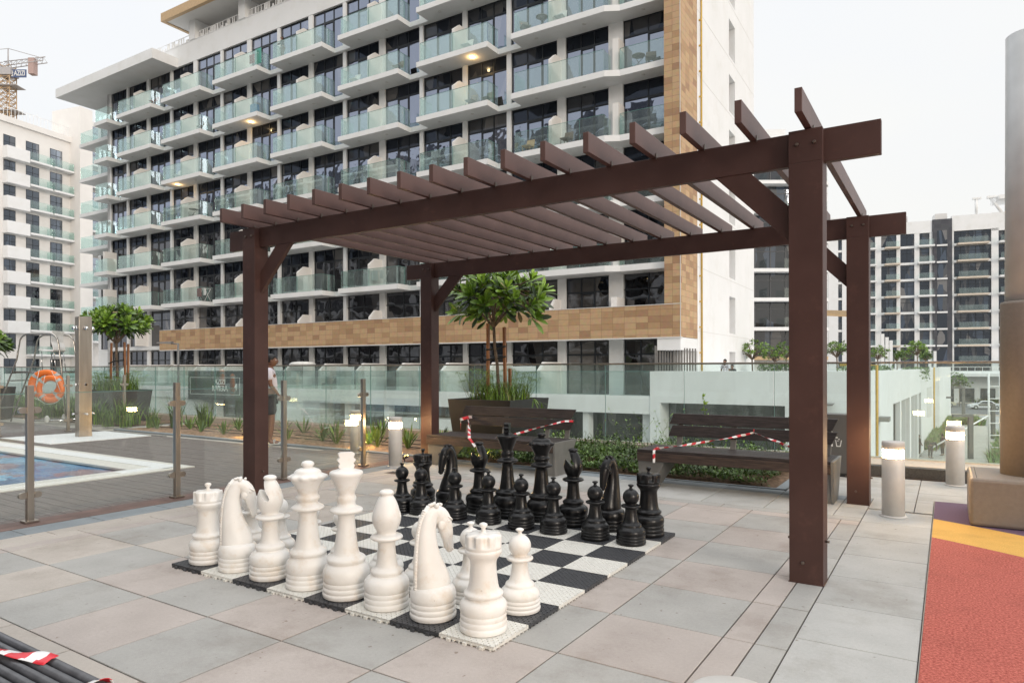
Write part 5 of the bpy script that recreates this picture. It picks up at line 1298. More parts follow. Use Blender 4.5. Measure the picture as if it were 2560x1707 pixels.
for k in range(-1, 5):
    for i, xr in enumerate(U):
        if i == 0: continue
        o = link('balcony', slab, B, loc=(xr-BW, 0, lev(k)))
        g_ = link('glass_railing', gl_, o); link('glass_edge', ge_, g_)
        x_d = piers_wide[i][0]+.10-(xr-BW); d = link('dividing_wall', dvm, o, loc=(x_d, .05, 0))
        for q, xx in enumerate((1.25, 3.55)):
            on = lit.get((i, k), -1) == q
            l_ = link('ceiling_lamp', dotlit if on else dot, o, loc=(xx, .62, -.301))
            if on: lm_ = lamp('balcony_glow', (xr-BW+xx, .62, lev(k)-.42), 14, .08, (1, .62, .25)); lm_.parent = B
    # long end balcony with the step back
    x0 = -19.62; m = MB(); m.prism([(x0, .0), (-14.22, .0), (-13.55, .34), (-11.20, .34), (-11.20, D_-.002), (x0, D_-.002)], -.30, 0)
    o = m.build('balcony', 'stucco', B, loc=(0, 0, lev(k)))
    m = MB(); m.box(x0+.2, -14.27, .03, .045, 0, 1.05); m.box(x0+.2, x0+.215, .06, D_, 0, 1.05); m.box(-14.285, -14.27, .06, .9, 0, 1.05); m.box(-13.55, -11.28, .37, .385, 0, 1.05); m.box(-11.295, -11.28, .4, D_, 0, 1.05); m.box(-13.57, -13.555, .37, .98, 0, 1.05)
    g_ = m.build('glass_railing', 'rail', o)
    m = MB(); m.box(x0+.2, -14.27, .028, .047, 1.05, 1.066); m.box(-13.55, -11.28, .368, .387, 1.05, 1.066)
    for xx in (-17.4, -15.6): m.box(xx, xx+.014, .028, .047, 0, 1.05)
    m.build('glass_edge', 'edge', g_)
    link('dividing_wall', dvm, o, loc=(-17.42, .05, 0)); m = MB().box(-14.02, -13.70, .55, WY, 0, 1.72); m.build('dividing_wall', 'stucco2', o)
    for xx, yy in ((-18.4, .62), (-15.6, .62), (-12.5, .8)): link('ceiling_lamp', dot, o, loc=(xx, yy, -.301))
    # short balcony at the left corner and the wing balcony behind it
    o = MB().box(-61.6, -59.5, 0, D_-.002, -.3, 0).build('balcony', 'stucco', B, loc=(0, 0, lev(k)))
    m = MB().box(-61.4, -59.55, .03, .045, 0, 1.05); m.box(-59.565, -59.55, .06, D_, 0, 1.05); m.box(-61.4, -61.385, .06, 3.8, 0, 1.05); m.build('glass_railing', 'rail', o)
    link('ceiling_lamp', dot, o, loc=(-60.3, .62, -.301))
    if k < 1: MB().box(-60.75, -60.45, .3, WY, 0, 1.75).build('dividing_wall', 'stucco2', o)
    o = MB().box(-67.3, -61.65, 1.6, 3.78, -.3, 0).build('balcony', 'stucco', B, loc=(0, 0, lev(k)-.45))
    m = MB().box(-67.1, -62.2, 1.63, 1.645, 0, 1.05); m.box(-67.1, -67.085, 1.65, 3.7, 0, 1.05); m.build('glass_railing', 'rail', o)
# parapet floor dividers behind the stone band
for i in range(0, 7):
    x_ = piers_wide[i][0]+.05; MB().extr([(x_, .26, 3.3), (x_, WY+.14, 3.3), (x_, WY+.14, 5.07), (x_, .72, 5.07), (x_, .26, 4.62)], (.16, 0, 0)).build('dividing_wall', 'stucco2', B)
MB().box(-14.02, -13.70, .3, WY, 3.3, 4.95).build('dividing_wall', 'stucco2', B)
# gas pipe on the end wall
m = MB().tube([(-10.36, 3.27, -.4), (-10.36, 3.27, 30)], .045, 8)
for k in range(22): m.box(-10.42, -10.30, 3.0, 3.09, .9+1.28*k, .96+1.28*k)
m.build('gas_pipe', 'gold', B)
m = MB()                                         # slatted plant screen under the stone corner
for k in range(15): m.box(-11.62+.0, -11.58, .0, .01, 0, .01) if False else m.box(-11.60+k*.115, -11.53+k*.115, .05+k*.05, .09+k*.05, .1, 2.46-.008*k)
m.box(-11.68, -11.60, .03, .10, .1, 2.5); m.build('slat_screen', 'slat', B)

# ground floor podium: terraces, front wall, shop openings, the solid block with side wall
Pd = thing('podium_wall', 'white two storey podium with glass fronted terraces and dark shop openings below', 'building', (0, 30.925, 0), BA)
FY = -1.2
m = MB()
m.box(-90, -11.44, FY, WY, -.66, .07)                                            # terrace slab and band
m.box(-90, -11.44, FY+.02, FY+.3, .07, .17)
for x_ in [-11.46-3.2*k for k in range(24)]: m.box(x_-.45 if x_ > -12 else x_-.3, x_, FY+.25, FY+.8, -5.5, -.66)
m.box(-90, -11.44, FY+1.4, WY+12, -5.5, -.66)
m.box(-37, -33, FY+.1, FY+1.4, -5.5, -.66); m.box(-90, -45, FY+.12, FY+1.4, -5.5, -.66); m.box(-26.5, -21, FY+.1, FY+1.4, -5.5, -1.35)
m.build('wall', 'stucco', Pd)
MB().box(-90, -11.5, FY+1.36, FY+1.40, -5.4, -.70).build('shop_glazing', 'winl', Pd)
m = MB(); m2 = MB()
x_ = -11.5
while x_ > -62: m.box(x_-2.36, x_-.012, FY+.1, FY+.115, .17, 1.28); m2.box(x_-2.36, x_-.012, FY+.098, FY+.117, 1.28, 1.3); x_ -= 2.37
for k in range(40):
    xx = -62-.0*k
m.build('terrace_glass', 'rail', Pd); m2.build('glass_edge', 'edge', Pd)
for x_ in (-17.5, -20.55, -23.6, -26.8, -30.0, -33.2, -36.4, -39.6, -42.9, -46.2, -49.3, -52.5, -55.7):
    MB().extr([(x_, FY+.2, .1), (x_, WY, .1), (x_, WY, 1.76), (x_, FY+.75, 1.76), (x_, FY+.2, 1.33)], (.2, 0, 0)).build('terrace_wall', 'stucco2', Pd)
for x_ in (-19.0, -25.2, -31.6, -38.0, -44.6):
    MB().box(x_, x_+1.45, FY+.18, FY+.24, .1, 1.55).build('terrace_panel', 'stucco', Pd)
# block at the right: front and receding side
Cx, Cy = -2.94, 29.5
def w2b(X, Y): dx, dy = X, Y-30.925; return (dx*cos(BA)+dy*sin(BA), -dx*sin(BA)+dy*cos(BA))
Q = thing('garden_podium', 'white podium block with raised garden and dark shopfronts along the side street', 'building', (0, 0, 0))
m = MB()
FA = (-11.43, 29.48); sd = (.033, 1.0)
L2 = 84
cE = (Cx+.033*L2, Cy+L2)
openings = [(13.2-.3, 16.9), (17.6, 23.6), (24.6, 30.6), (31.4, 34.4)]   # distance along the side wall
def sidept(s_, off=0): return (Cx+.033*s_-off, Cy+s_)
m.prism([FA, (Cx, Cy), sidept(2), (FA[0], Cy+2)], -.12, 1.30)
m.prism([FA, (-10.95, 29.48), (-10.95, 31.5), (FA[0], 31.5)], -5.5, -.12); m.prism([(-5.62, 29.49), (Cx, Cy), sidept(2), (-5.62, 31.5)], -5.5, -.12)
m.prism([FA, (Cx, Cy), sidept(2), (FA[0], Cy+2)], -5.5, -.62-.0) if False else None
prev = 2.
for a, b_ in openings:
    m.prism([sidept(prev), sidept(a), sidept(a, .35), sidept(prev, .35)][::-1], -5.5, 1.30); m.prism([sidept(a), sidept(b_), sidept(b_, .35), sidept(a, .35)][::-1], -.55, 1.30); prev = b_
m.prism([sidept(prev), sidept(52), sidept(52, .35), sidept(prev, .35)][::-1], -5.5, 1.30)
m.prism([sidept(52, -.5), sidept(L2, -.5), sidept(L2, .35), sidept(52, .35)][::-1], -5.5, 1.45)
m.prism([(FA[0], 31.5), (Cx-.30, 31.5), sidept(L2, .35), (-14, 113)][::-1], -.5, .25)
m.prism([sidept(L2, -.5), sidept(L2+.3, -.5), (-40, Cy+L2+.3), (-40, Cy+L2)], -5.5, 1.3)
m.build('wall', 'stucco', Q, fixn=True)
MB().box(-10.94, -5.63, 30.6, 30.66, -5.4, -.13).build('shopfront_glass', 'winl', Q)
MB().prism([sidept(12.5, .30), sidept(35, .30), sidept(35, .34), sidept(12.5, .34)], -5.4, -.56).build('doors', 'doordark', Q, fixn=True)
m = MB(); 
for s_ in (9, 12.9, 16.9, 17.6, 20.6, 23.6, 24.6, 27.6, 30.6, 31.4, 34.4):
    if s_ > 12: x_, y_ = sidept(s_, .2); m.box(x_-.05, x_+.2, y_-.1, y_+.1, -5.5, -.56)
m.build('shopfront_mullions', 'stucco', Q)
x_, y_ = sidept(5.4, -.05); MB().tube([(x_, y_, -5.4), (x_, y_, 1.55), (x_-1.5, y_-.2, 1.58)], .06, 8).build('gas_pipe', 'gold', Q)
x_, y_ = sidept(50.5, -.12); MB().tube([(x_, y_, -5.4), (x_, y_, 1.45)], .07, 8).build('gas_pipe', 'gold', Q)
m = MB(); x_, y_ = sidept(41.4); x2, y2 = sidept(48.1); m.hexa([(x_, y_, -3.0), (x_+.04, y_, -3.0), (x2+.04, y2, -3.3), (x2, y2, -3.3)], [(x_, y_, -.35), (x_+.04, y_, -.35), (x2+.04, y2, -.4), (x2, y2, -.4)]); m.build('wall_panel', 'soffit', Q, fixn=True)
x_, y_ = sidept(6.6, -.3); MB().box(x_-.3, x_+.15, y_-.5, y_+.5, -1.05, -.85).build('wall_lamp', 'slat', Q)
x_, y_ = -4.1, 29.3; MB().hexa([(x_-.35, y_-.5, -.02), (x_+.35, y_-.5, -.02), (x_+.2, y_+.15, -.06), (x_-.2, y_+.15, -.06)], [(x_-.35, y_-.5, .03), (x_+.35, y_-.5, .03), (x_+.35, y_+.15, .05), (x_-.35, y_+.15, .05)]).build('wall_lamp', 'slat', Q)

# name sign: words as on the wall
t = thing('name_sign', 'dark stone wall sign reading AZIZI RIVIERA 4 in pale letters beyond the pool', 'sign', (-41.9, 30.925+(-1.2)-41.9*sin(BA)-.12, 0), BA)
MB().box(-4.1, 3.6, -.12, .05, -.72, 1.29).build('panel', 'sign', t, .01)
m = MB(); 
for (a, b_, c, d) in ((-3.85, -3.82, -.35, .85), (-3.82, 1.7, .82, .85), (-3.82, 1.7, -.35, -.32), (1.67, 1.7, -.32, .82)): m.box(a, b_, -.135, -.12, c, d)
m.build('border', 'letters', t)
for txt, x_, z_, sz in (('AZIZI', -.43, .53, .50), ('RIVIERA', -.45, .07, .52), ('4', 1.27, .18, .62)):
    me = text_mesh(txt, sz, .012, .008); me.materials.append(MT['letters']); o = link('lettering', me, t, loc=(x_, -.135, z_)); o.rotation_euler = (pi/2, 0, 0); o.scale = (.95, 1, 1)

# small things on the balconies: local frame of the block -> world
def bw(xb, yb, z): return (xb*cos(BA)-yb*sin(BA), 30.925+xb*sin(BA)+yb*cos(BA), z)
def bchair(label, xb, k, mt='cane', yb=.55, rz=0.):
    t = thing('balcony_chair', label, 'chair', bw(xb, yb, lev(k)), BA+rz, 'furniture standing on the balconies')
    m = MB().box(-.26, .26, -.26, .26, .38, .43); m.hexa([(-.26, .22, .43), (.26, .22, .43), (.26, .26, .43), (-.26, .26, .43)], [(-.24, .34, .86), (.24, .34, .86), (.24, .38, .86), (-.24, .38, .86)]); m.build('seat', mt, t, .02)
    m = MB()
    for sx in (-.22, .22):
        for sy in (-.22, .22): m.tube([(sx, sy, 0), (sx*.9, sy*.9, .40)], .016, 6)
    m.build('legs', mt, t)
def btable(label, xb, k, mt='slat', yb=.5):
    t = thing('balcony_table', label, 'table', bw(xb, yb, lev(k)), BA, 'furniture standing on the balconies')
    MB().lathe([(.001, .66), (.32, .66), (.32, .69), (.001, .69)], 18).build('table_top', mt, t); MB().tube([(-.2, -.2, 0), (.2, .2, .66)], .015, 5).tube([(.2, -.2, 0), (-.2, .2, .66)], .015, 5).build('legs', mt, t)
def brack(label, xb, k, c1, yb=.45):
    t = thing('drying_rack', label, 'drying rack', bw(xb, yb, lev(k)), BA, 'laundry on the balconies')
    m = MB()
    for s_ in (-.5, .5): m.tube([(s_, -.25, 0), (s_, .25, .95)], .012, 5).tube([(s_, .25, 0), (s_, -.25, .95)], .012, 5)
    for yy in (-.25, -.1, .05, .25): m.tube([(-.5, yy, .95), (.5, yy, .95)], .008, 5)
    m.build('rack', 'white', t); MB().box(-.42, .1, -.26, -.24, .35, .96).build('cloth', c1, t); MB().box(.12, .42, -.1, -.08, .45, .96).build('cloth', 'cushion', t)
bchair('round cane chair on the end balcony, fourth floor level right of the long balcony', -12.1, 2, 'cane', .75, .3)
btable('small round table beside the cane chair on the end balcony', -12.75, 2, 'slat', .8)
btable('round table on the top right long balcony', -18.0, 3, 'slat'); bchair('reclining chair at the left of the top right long balcony', -19.0, 3, 'slat', .5, .8)
bchair('white cushioned lounge seat on the top right long balcony', -17.85+.9, 3, 'cushion')
bchair('wooden stool table on the lower long balcony above the pergola', -18.9, 1, 'tan2'); bchair('bright cushioned chair right of the divider on the lower long balcony', -16.6, 1, 'cane')
bchair('white draped lounge seat on the upper balcony left of the long one', -22.9, 3, 'cushion'); 
bchair('dark folding chair on the lit balcony left of the long one', -22.6, 2, 'slat'); bchair('green chair at the corner of the lit balcony below the glowing lamp', -21.6, 2, 'leafd', .7)
bchair('white hammock seat on the third balcony column, upper floor', -31.6, 3, 'cushion'); bchair('low cane sofa at the corner of the third balcony column', -28.0, 3, 'cane')
brack('drying rack with red and teal laundry at the corner of the top floor balcony', -40.9, 4, 'towelr'); 
t_ = MB().box(-.3, .3, -.02, .02, -.55, .5).build('hanging_towel', 'towelg', loc=bw(-40.45, .25, lev(4)+.75), rz=BA); tag(t_, 'teal towel hung over the railing of the top floor balcony', 'towel')
t_ = MB().box(-.28, .28, -.2, .2, 0, .65).build('storage_box', 'cloth', bevel=.05, loc=bw(-40.9, .3, lev(3)), rz=BA); tag(t_, 'blue covered box on the balcony below the laundry', 'box')
brack('drying rack with white laundry on the lowest left middle balcony', -47.0, -1, 'towelr')
btable('folding wooden table on the left middle balcony', -48.3, 1, 'cane'); bchair('white chair on the left middle balcony above the table', -50.6, 2, 'white')
brack('drying rack with white sheets on the lowest balcony beside the left front post', -29.4, -1, 'cushion')
bchair('wicker stack at the corner of the left balcony, upper floor', -47.4, 3, 'cane'); bchair('dark chair at the corner of the far left balcony, top floor', -53.6, 4, 'towelr')
x_, y_, z_ = bw(-38.3, .55, lev(4)); person('small distant person in dark top leaning on the top floor balcony rail', x_, y_, z_, -1.8, 1.7, dict(le=(.16, .24, 1.2), lw=(.30, .15, 1.12), re=(.16, -.24, 1.2), rw=(.30, -.15, 1.12)), shirt='shorts', trousers='cane', short=False)
# patio umbrella on the terrace
x_, y_, _ = -34.75, 29.4, 0
t = thing('patio_umbrella', 'low white patio umbrella on a terrace beyond the parapet', 'umbrella', (x_, y_, .09))
MB().lathe([(.78, 1.60), (.80, 1.66), (.62, 1.76), (.3, 1.80), (.001, 1.81)], 24, mod=lambda i, a, z: 1+.05*cos(8*a)).build('canopy', 'cushion', t); MB().tube([(0, 0, 0), (0, 0, 1.7)], .025, 6).build('pole', 'slat', t)
t = thing('patio_sofa', 'dark covered sofa on the terrace beyond the parapet', 'sofa', (-32.0, 29.75, .09)); m = MB().box(-1.1, 1.1, -.05, .35, 0, .85); m.box(-1.1, 1.1, -.35, -.05, 0, .45); m.build('body', 'slat', t, .05)
# street lamp
t = thing('street_lamp', 'slim grey street lamp with flat head rising beyond the parapet', 'street lamp', (-33.0, 20.0, -5.5), radians(32.65))
MB().tube([(0, 0, 0), (0, 0, 8.25)], [.07, .05], 10).build('pole', 'benchmetal', t)
m = MB().tube([(0, 0, 8.2), (-.35, 0, 8.25)], .035, 8); m.hexa([(-1.05, -.12, 8.24), (-.3, -.14, 8.2), (-.3, .14, 8.2), (-1.05, .12, 8.24)], [(-1.05, -.1, 8.30), (-.3, -.12, 8.34), (-.3, .12, 8.34), (-1.05, .1, 8.30)]); m.build('lamp_head', 'slat', t, fixn=True)

# ================================================================ LEFT WHITE BUILDING
d2 = (-.21844, .97585); P2 = (-103.325, 44.248)
ang2 = atan2(d2[1], d2[0])
# local frame: x along facade (away), y to the left of it = into the block
B2 = thing('apartment_building', 'cream white apartment building at the left with small balconies, partly hidden by the main block', 'building', (P2[0], P2[1], 0), ang2)
m = MB(); m.box(-9.5, 2.85, .0, 16, -5.5, 33.2); m.box(-9.6, 3.0, -.30, .4, 33.2, 33.95); m.box(2.85, 4.75, -2.0, 3.5, -5.5, 38.1); m.box(4.75, 12, .6, 4.2, -5.5, 37.6)
m.build('wall', 'stucco2', B2)
m = MB()
for k in range(26): m.box(-9.5+k*.48, -9.46+k*.48, -.1, -.06, 33.95, 35.6 if k % 4 == 0 else 35.2)
m.box(-9.5, 2.8, -.1, -.06, 35.2, 35.26); m.build('roof_railing', 'white', B2)
slab2 = {}
for k in range(10):
    zt = 31.6-SH*k       # window head
    for (a, b_, h) in ((-6.10, -4.6, 1.95), (-3.25, -1.5, 2.6), (.0, 1.72, 2.6)):
        f = MB().box(a, b_, -.03, .02, zt-.05, zt); f.box((a+b_)/2-.03, (a+b_)/2+.03, -.03, .02, zt-h, zt); f.box(a, b_, -.03, .02, zt-.9, zt-.84); f.box(a, a+.05, -.03, .02, zt-h, zt); f.box(b_-.05, b_, -.03, .02, zt-h, zt)
        o = f.build('window', 'frame', B2); MB().add([(a, -.01, zt-h), (b_, -.01, zt-h), (b_, -.01, zt), (a, -.01, zt)], [(3, 2, 1, 0)]).build('glass_pane', 'winf', o)
    if k < 8: MB().box(-6.25, -3.35, -1.0, 0, zt-3.1, zt-1.55).build('balcony', 'stucco', B2, .02)
    for (a, b_) in ((-3.3, -.35), (-.05, 2.75)):
        o = MB().box(a, b_, -1.05, 0, zt-2.85, zt-2.6).build('balcony', 'stucco', B2); m = MB().box(a+.05, b_-.05, -1.0, -.985, zt-2.6, zt-1.55); m.box(a+.05, a+.065, -.98, 0, zt-2.6, zt-1.55); m.box(b_-.065, b_-.05, -.98, 0, zt-2.6, zt-1.55); m.build('glass_railing', 'rail', o)
    # bays right of the pier
    a, b_ = 5.2, 9.2; zt2 = 36.9-3.2*k
    f = MB()
    for c in range(4): f.box(a+c*1.3, a+c*1.3+.06, .55, .6, zt2-2.6, zt2)
    f.box(a, b_, .55, .6, zt2-1.0, zt2-.94); o = f.build('window', 'frame', B2); MB().add([(a, .58, zt2-2.6), (b_, .58, zt2-2.6), (b_, .58, zt2), (a, .58, zt2)], [(3, 2, 1, 0)]).build('glass_pane', 'winf', o)
    o = MB().box(4.8, 10, -.7, .6, zt2-2.9, zt2-2.62).build('balcony', 'stucco', B2); MB().box(4.85, 9.9, -.66, -.64, zt2-2.62, zt2-1.6).build('glass_railing', 'rail', o)
# tower crane behind it
x_, y_ = camv(-111., 150)
CR = thing('tower_crane', 'yellow and grey lattice tower crane carrying a navy AZIZI banner above the left building', 'crane', (x_, y_, -5.5), radians(-32.65+65.3))
CR.scale = (.82, .82, 1)
ctop = 5.5+1.457+(920-172)/1700*150; s_ = 1.3
m = MB()
for (ax, ay) in ((-s_, -s_), (s_, -s_), (s_, s_), (-s_, s_)): m.tube([(ax, ay, 0), (ax, ay, ctop)], .16, 4)
z_ = ctop-24
while z_ < ctop-.1:
    for (ax, ay, bx_, by_) in ((-s_, -s_, s_, -s_), (s_, -s_, s_, s_), (s_, s_, -s_, s_), (-s_, s_, -s_, -s_)):
        m.tube([(ax, ay, z_), (bx_, by_, z_+1.3)], .09, 4, cap=False); m.tube([(bx_, by_, z_), (ax, ay, z_+1.3)], .09, 4, cap=False); m.tube([(ax, ay, z_), (bx_, by_, z_)], .09, 4, cap=False)
    z_ += 1.3
m.build('mast', 'craney', CR)
for z_ in (ctop-16, ctop-9.5, ctop-4): MB().box(-2.2, 3.4, -1.9, 1.9, z_, z_+.12).build('platform', 'craneg', CR)
MB().box(-1.8, 1.8, -1.6, 1.6, ctop-1.6, ctop).build('slewing_unit', 'craneg', CR)
m = MB(); zj = ctop+.4
def truss(m, a, b_, w, h, n, z, slope=0):
    for yy in (-w, w): m.tube([(a, yy, z), (b_, yy, z+slope)], .12, 4)
    m.tube([(a, 0, z+h), (b_, 0, z+h*.8+slope)], .12, 4)
    for k in range(n):
        u0, u1 = k/n, (k+1)/n; xa, xb2 = a+(b_-a)*u0, a+(b_-a)*u1; za, zb2 = z+slope*u0, z+slope*u1
        for yy in (-w, w): m.tube([(xa, yy, za), ((xa+xb2)/2, 0, (za+zb2)/2+h*.9), (xb2, yy, zb2)], .06, 4, cap=False)
truss(m, -1.2, 10.0, .8, 1.3, 8, zj, 1.3); truss(m, -32, -1.5, .8, 1.4, 16, zj, 0)
m.tube([(0, 0, zj), (0, 0, zj+4.2)], .2, 4); m.tube([(0, 0, zj+4.2), (9.5, 0, zj+2)], .07, 4); m.tube([(0, 0, zj+4.2), (-30, 0, zj+1.4)], .07, 4)
m.build('jib', 'craneg', CR); MB().box(5.9, 7.4, -.8, .8, zj-1.6, zj+1.9).build('counterweight', mat('counterweight_paint', (.42, .30, .27), .6), CR)
o = MB().box(1.4, 5.6, -1.0, -.9, zj-2.55, zj-.8).build('banner', 'navy', CR)
me = text_mesh('AZIZI', 1.55, .02, .02); me.materials.append(MT['letters']); q = link('lettering', me, o, loc=(3.8, -1.02, zj-1.66)); q.rotation_euler = (pi/2, 0, 0); q.scale = (.78, 1, 1)
m = MB()
for k in range(4): m.box(1.55+.0, 2.1, -1.03, -1.01, zj-2.3+.33*k, zj-2.08+.33*k)
m.build('emblem', 'letters', o)

# ================================================================ CURVED BLOCK BEHIND THE END WALL
d4 = (.84107, .54093); P4 = (-17.795, 77.673)
B4 = thing('apartment_tower', 'dark glazed tower with rounded white balcony bands between the end wall and the right posts', 'building', (P4[0], P4[1], 0), atan2(d4[1], d4[0]))
# local x to the viewer's right, y away
m = MB(); m.box(-8, 8.1, .4, 16, -5.5, 26.5); m.box(1.0, 3.4, .3, 6, 26.5, 27.8)
m.build('wall', 'stucco', B4)
def roundedge(x0, x1, y, r, dpt):
    p = [(x0, dpt), (x0, y+.5), (x0+1.3, y+.5), (x0+1.9, y)]
    p += [(x1-r+r*sin(a), y+r-r*cos(a)) for a in [k*pi/12 for k in range(7)]]; p += [(x1, dpt)]
    return p
for k in range(8):
    z_ = 5.89+3.2*k-3.2
    o = MB().prism(roundedge(-4.5, 8.1, -.9, 1.5, .39), z_-.40, z_-.02).build('balcony_band', 'stucco' if k else 'tan2', B4, fixn=True)
    m = MB(); pts = roundedge(.9, 8.0, -.82, 1.4, .38)[3:]
    for a, b_ in zip(pts[:-1], pts[1:]): m.add([(a[0], a[1], z_), (b_[0], b_[1], z_), (b_[0], b_[1], z_+1.05), (a[0], a[1], z_+1.05)], [(0, 1, 2, 3)])
    m.add([(.9, -.82, z_), (.9, .38, z_), (.9, .38, z_+1.05), (.9, -.82, z_+1.05)], [(0, 1, 2, 3)]); m.build('glass_railing', 'rail', o)
    if k > 7 or k == 7: continue
    f = MB()
    for x_ in (-3.2, -1.4, .0, 1.7, 3.4, 5.1, 6.8): f.box(x_-.05, x_+.05, .30, .38, z_, z_+2.78)
    f.box(-4.5, 8.0, .30, .38, z_+1.95, z_+2.03); w_ = f.build('window', 'frame', B4); MB().add([(-8, .36, z_), (8.0, .36, z_), (8.0, .36, z_+2.78), (-8, .36, z_+2.78)], [(0, 1, 2, 3)]).build('glass_pane', 'winf', w_)
m = MB(); m.box(1.2, 1.45, .2, .35, 1, 3.0)
for k in range(2): m.box(1.65+.5*k, 1.9+.5*k, .25, .36, .5, 26)
# right flank with cream frame and glazing
m = MB().prism([(8.1, .4), (13.5, 22), (13.2, 22.1), (7.8, .6)], -5.5, 26.3); m.build('flank_wall', 'stucco2', B4, fixn=True)
f = MB()
for k in range(8):
    z_ = 5.89+3.2*k-3.2; f.prism([(8.12, .5), (13.5, 21.9), (13.62, 21.9), (8.24, .45)], z_-.35, z_-.05)
f.build('flank_band', 'stucco', B4, fixn=True)
f = MB()
for k in range(7):
    z_ = 5.89+3.2*k-3.2; f.prism([(8.9, 3.6), (13.0, 20.0), (13.05, 20.0), (8.95, 3.6)], z_+.1, z_+2.7)
f.build('flank_window', 'winf', B4, fixn=True)

# ================================================================ FAR RIGHT BLOCK
d3 = (.98158, .19189); P3 = (-3.686, 153.22)
P3 = (-3.686*1.0, 153.22+8)
B3 = thing('apartment_building', 'long pale apartment block across the far street with dark stone strip and beige balconies', 'building', (-3.93, 163.3, 0), atan2(d3[1], d3[0]))
K = 1.0655                                    # plan scale for the greater distance
B3.scale = (K, K, K); B3.location.z = 1.457*(1-K)
m = MB()
m.box(-19, 24, .8, 18, -7, 27.4)
for (a, b_) in ((-16.9, -15.1), (-14.4, -9.35), (-8.5, -7.45), (-4.8, -4.15), (-1.75, -.9), (.8, 1.25), (4.5, 4.78), (10.78, 11.9), (13.9, 16)): m.box(a, b_, 0, .85, -5.5, 27.4)
m.box(-19, 1.2, -.05, 1.2, 27.3, 29.6); m.box(4.45, 10.8, -.05, 1.2, 27.3, 30.2); m.box(10.8, 24, .0, 1.2, 26.9, 30.3); m.box(-19, -7, -.4, 6, 31.0, 31.35); m.box(-16, -8, .6, 1.2, 29.6, 31.0)
m.build('wall', 'stucco', B3)
m = MB().box(1.25, 4.45, -.25, .9, -5.5, 29.7); m.build('stone_strip', 'stone', B3)
m = MB(); m.box(1.9, 3.9, 1, 4, 29.7, 31.0); m.build('plant_room', 'soffit', B3)
m = MB()
for k in range(9):
    zt = 28.1-.85-3.12*k*1.0; zs = 25.15-3.2*k     # slab tops
    zs = 25.0-2.73-3.12*k+2.62
    z_ = 24.95-3.19*k
    for (a, b_) in ((-15.1, -14.4), (-9.35, -8.5), (-7.45, -4.8), (-4.15, -1.75), (-.9, .8), (4.78, 10.78), (11.9, 13.9)):
        f = MB(); n_ = max(1, int((b_-a)/1.0))
        for c in range(n_+1): x_ = a+(b_-a)*c/n_; f.box(x_-.04, x_+.04, .40, .46, z_, z_+2.55)
        f.box(a, b_, .40, .46, z_+1.75, z_+1.82)
        w_ = f.build('window', 'frame', B3); MB().add([(a, .45, z_), (b_, .45, z_), (b_, .45, z_+2.6), (a, .45, z_+2.6)], [(0, 1, 2, 3)]).build('glass_pane', 'winf', w_)
        MB().box(a-.02, b_+.02, .1, .46, z_-.45, z_).build('window_strip', 'stucco', B3)
    f = MB().box(2.0, 3.6, -.28, -.2, z_, z_+2.6); f.build('window', 'winf', B3)
    MB().box(1.9, 3.65, -.5, -.24, z_-.42, z_-.1).build('sill', 'stucco', B3)
    for (a, b_, mt_) in ((-6.9, -4.3, 'beigeband'), (-1.3, 1.5, 'stucco'), (5.2, 10.2, 'beigeband'), (11.85, 14.1, 'stucco'), (-9.9, -8.4, 'stucco')):
        o = MB().box(a, b_, -1.2, .1, z_-.42, z_-.1).build('balcony', mt_, B3)
        MB().box(a+.15, b_-.15, -1.1, -1.08, z_-.1, z_+.95).build('glass_railing', 'rail', o)
m = MB().tube([(8.5, .5, 30.3), (8.5, .5, 33.2)], .25, 8); m.tube([(12.5, .5, 30.3), (10.7, .5, 33.2)], .25, 8); m.box(7.9, 9.3, .2, 1, 33.1, 33.4); m.box(10.2, 13, .2, 1, 33.1, 33.5); m.box(11.8, 22, -1, 5, 32.6, 33.3)
m.build('roof_sign_frame', 'white', B3)
for k in range(10): MB().box(13.2+.55*k, 13.4+.55*k, .4, .6, 30.3, 32.6).build('roof_screen', 'tan2', B3)
for k in range(1): MB().tube([(-3.0, 1, 29.6), (-3.0, 1, 30.8), (-3.9, 1, 31.1)], .25, 8).build('vent_pipe', 'craneg', B3)
# low white building with canopy at its foot
t = thing('low_building', 'low white shop building with flat canopy behind the parked cars', 'building', (4.5, 158.5, -5.5), atan2(d3[1], d3[0]))
m = MB().box(-8, 26, 0, 6, 0, 6.2); m.box(-7, 14, -4, 0, 5.2, 5.8); m.build('wall', 'stucco', t)
m = MB()
for k in range(8): m.box(-6+3.4*k, -3.6+3.4*k, -.08, 0, .2, 2.9)
m.build('shopfront_glass', 'winl', t); m = MB()
for k in range(18): m.box(-7+1.2*k, -6.93+1.2*k, -3.9, -3.85, 5.8, 7)
m.box(-7, 14, -3.92, -3.83, 6.95, 7.05); m.build('roof_railing', 'white', t)

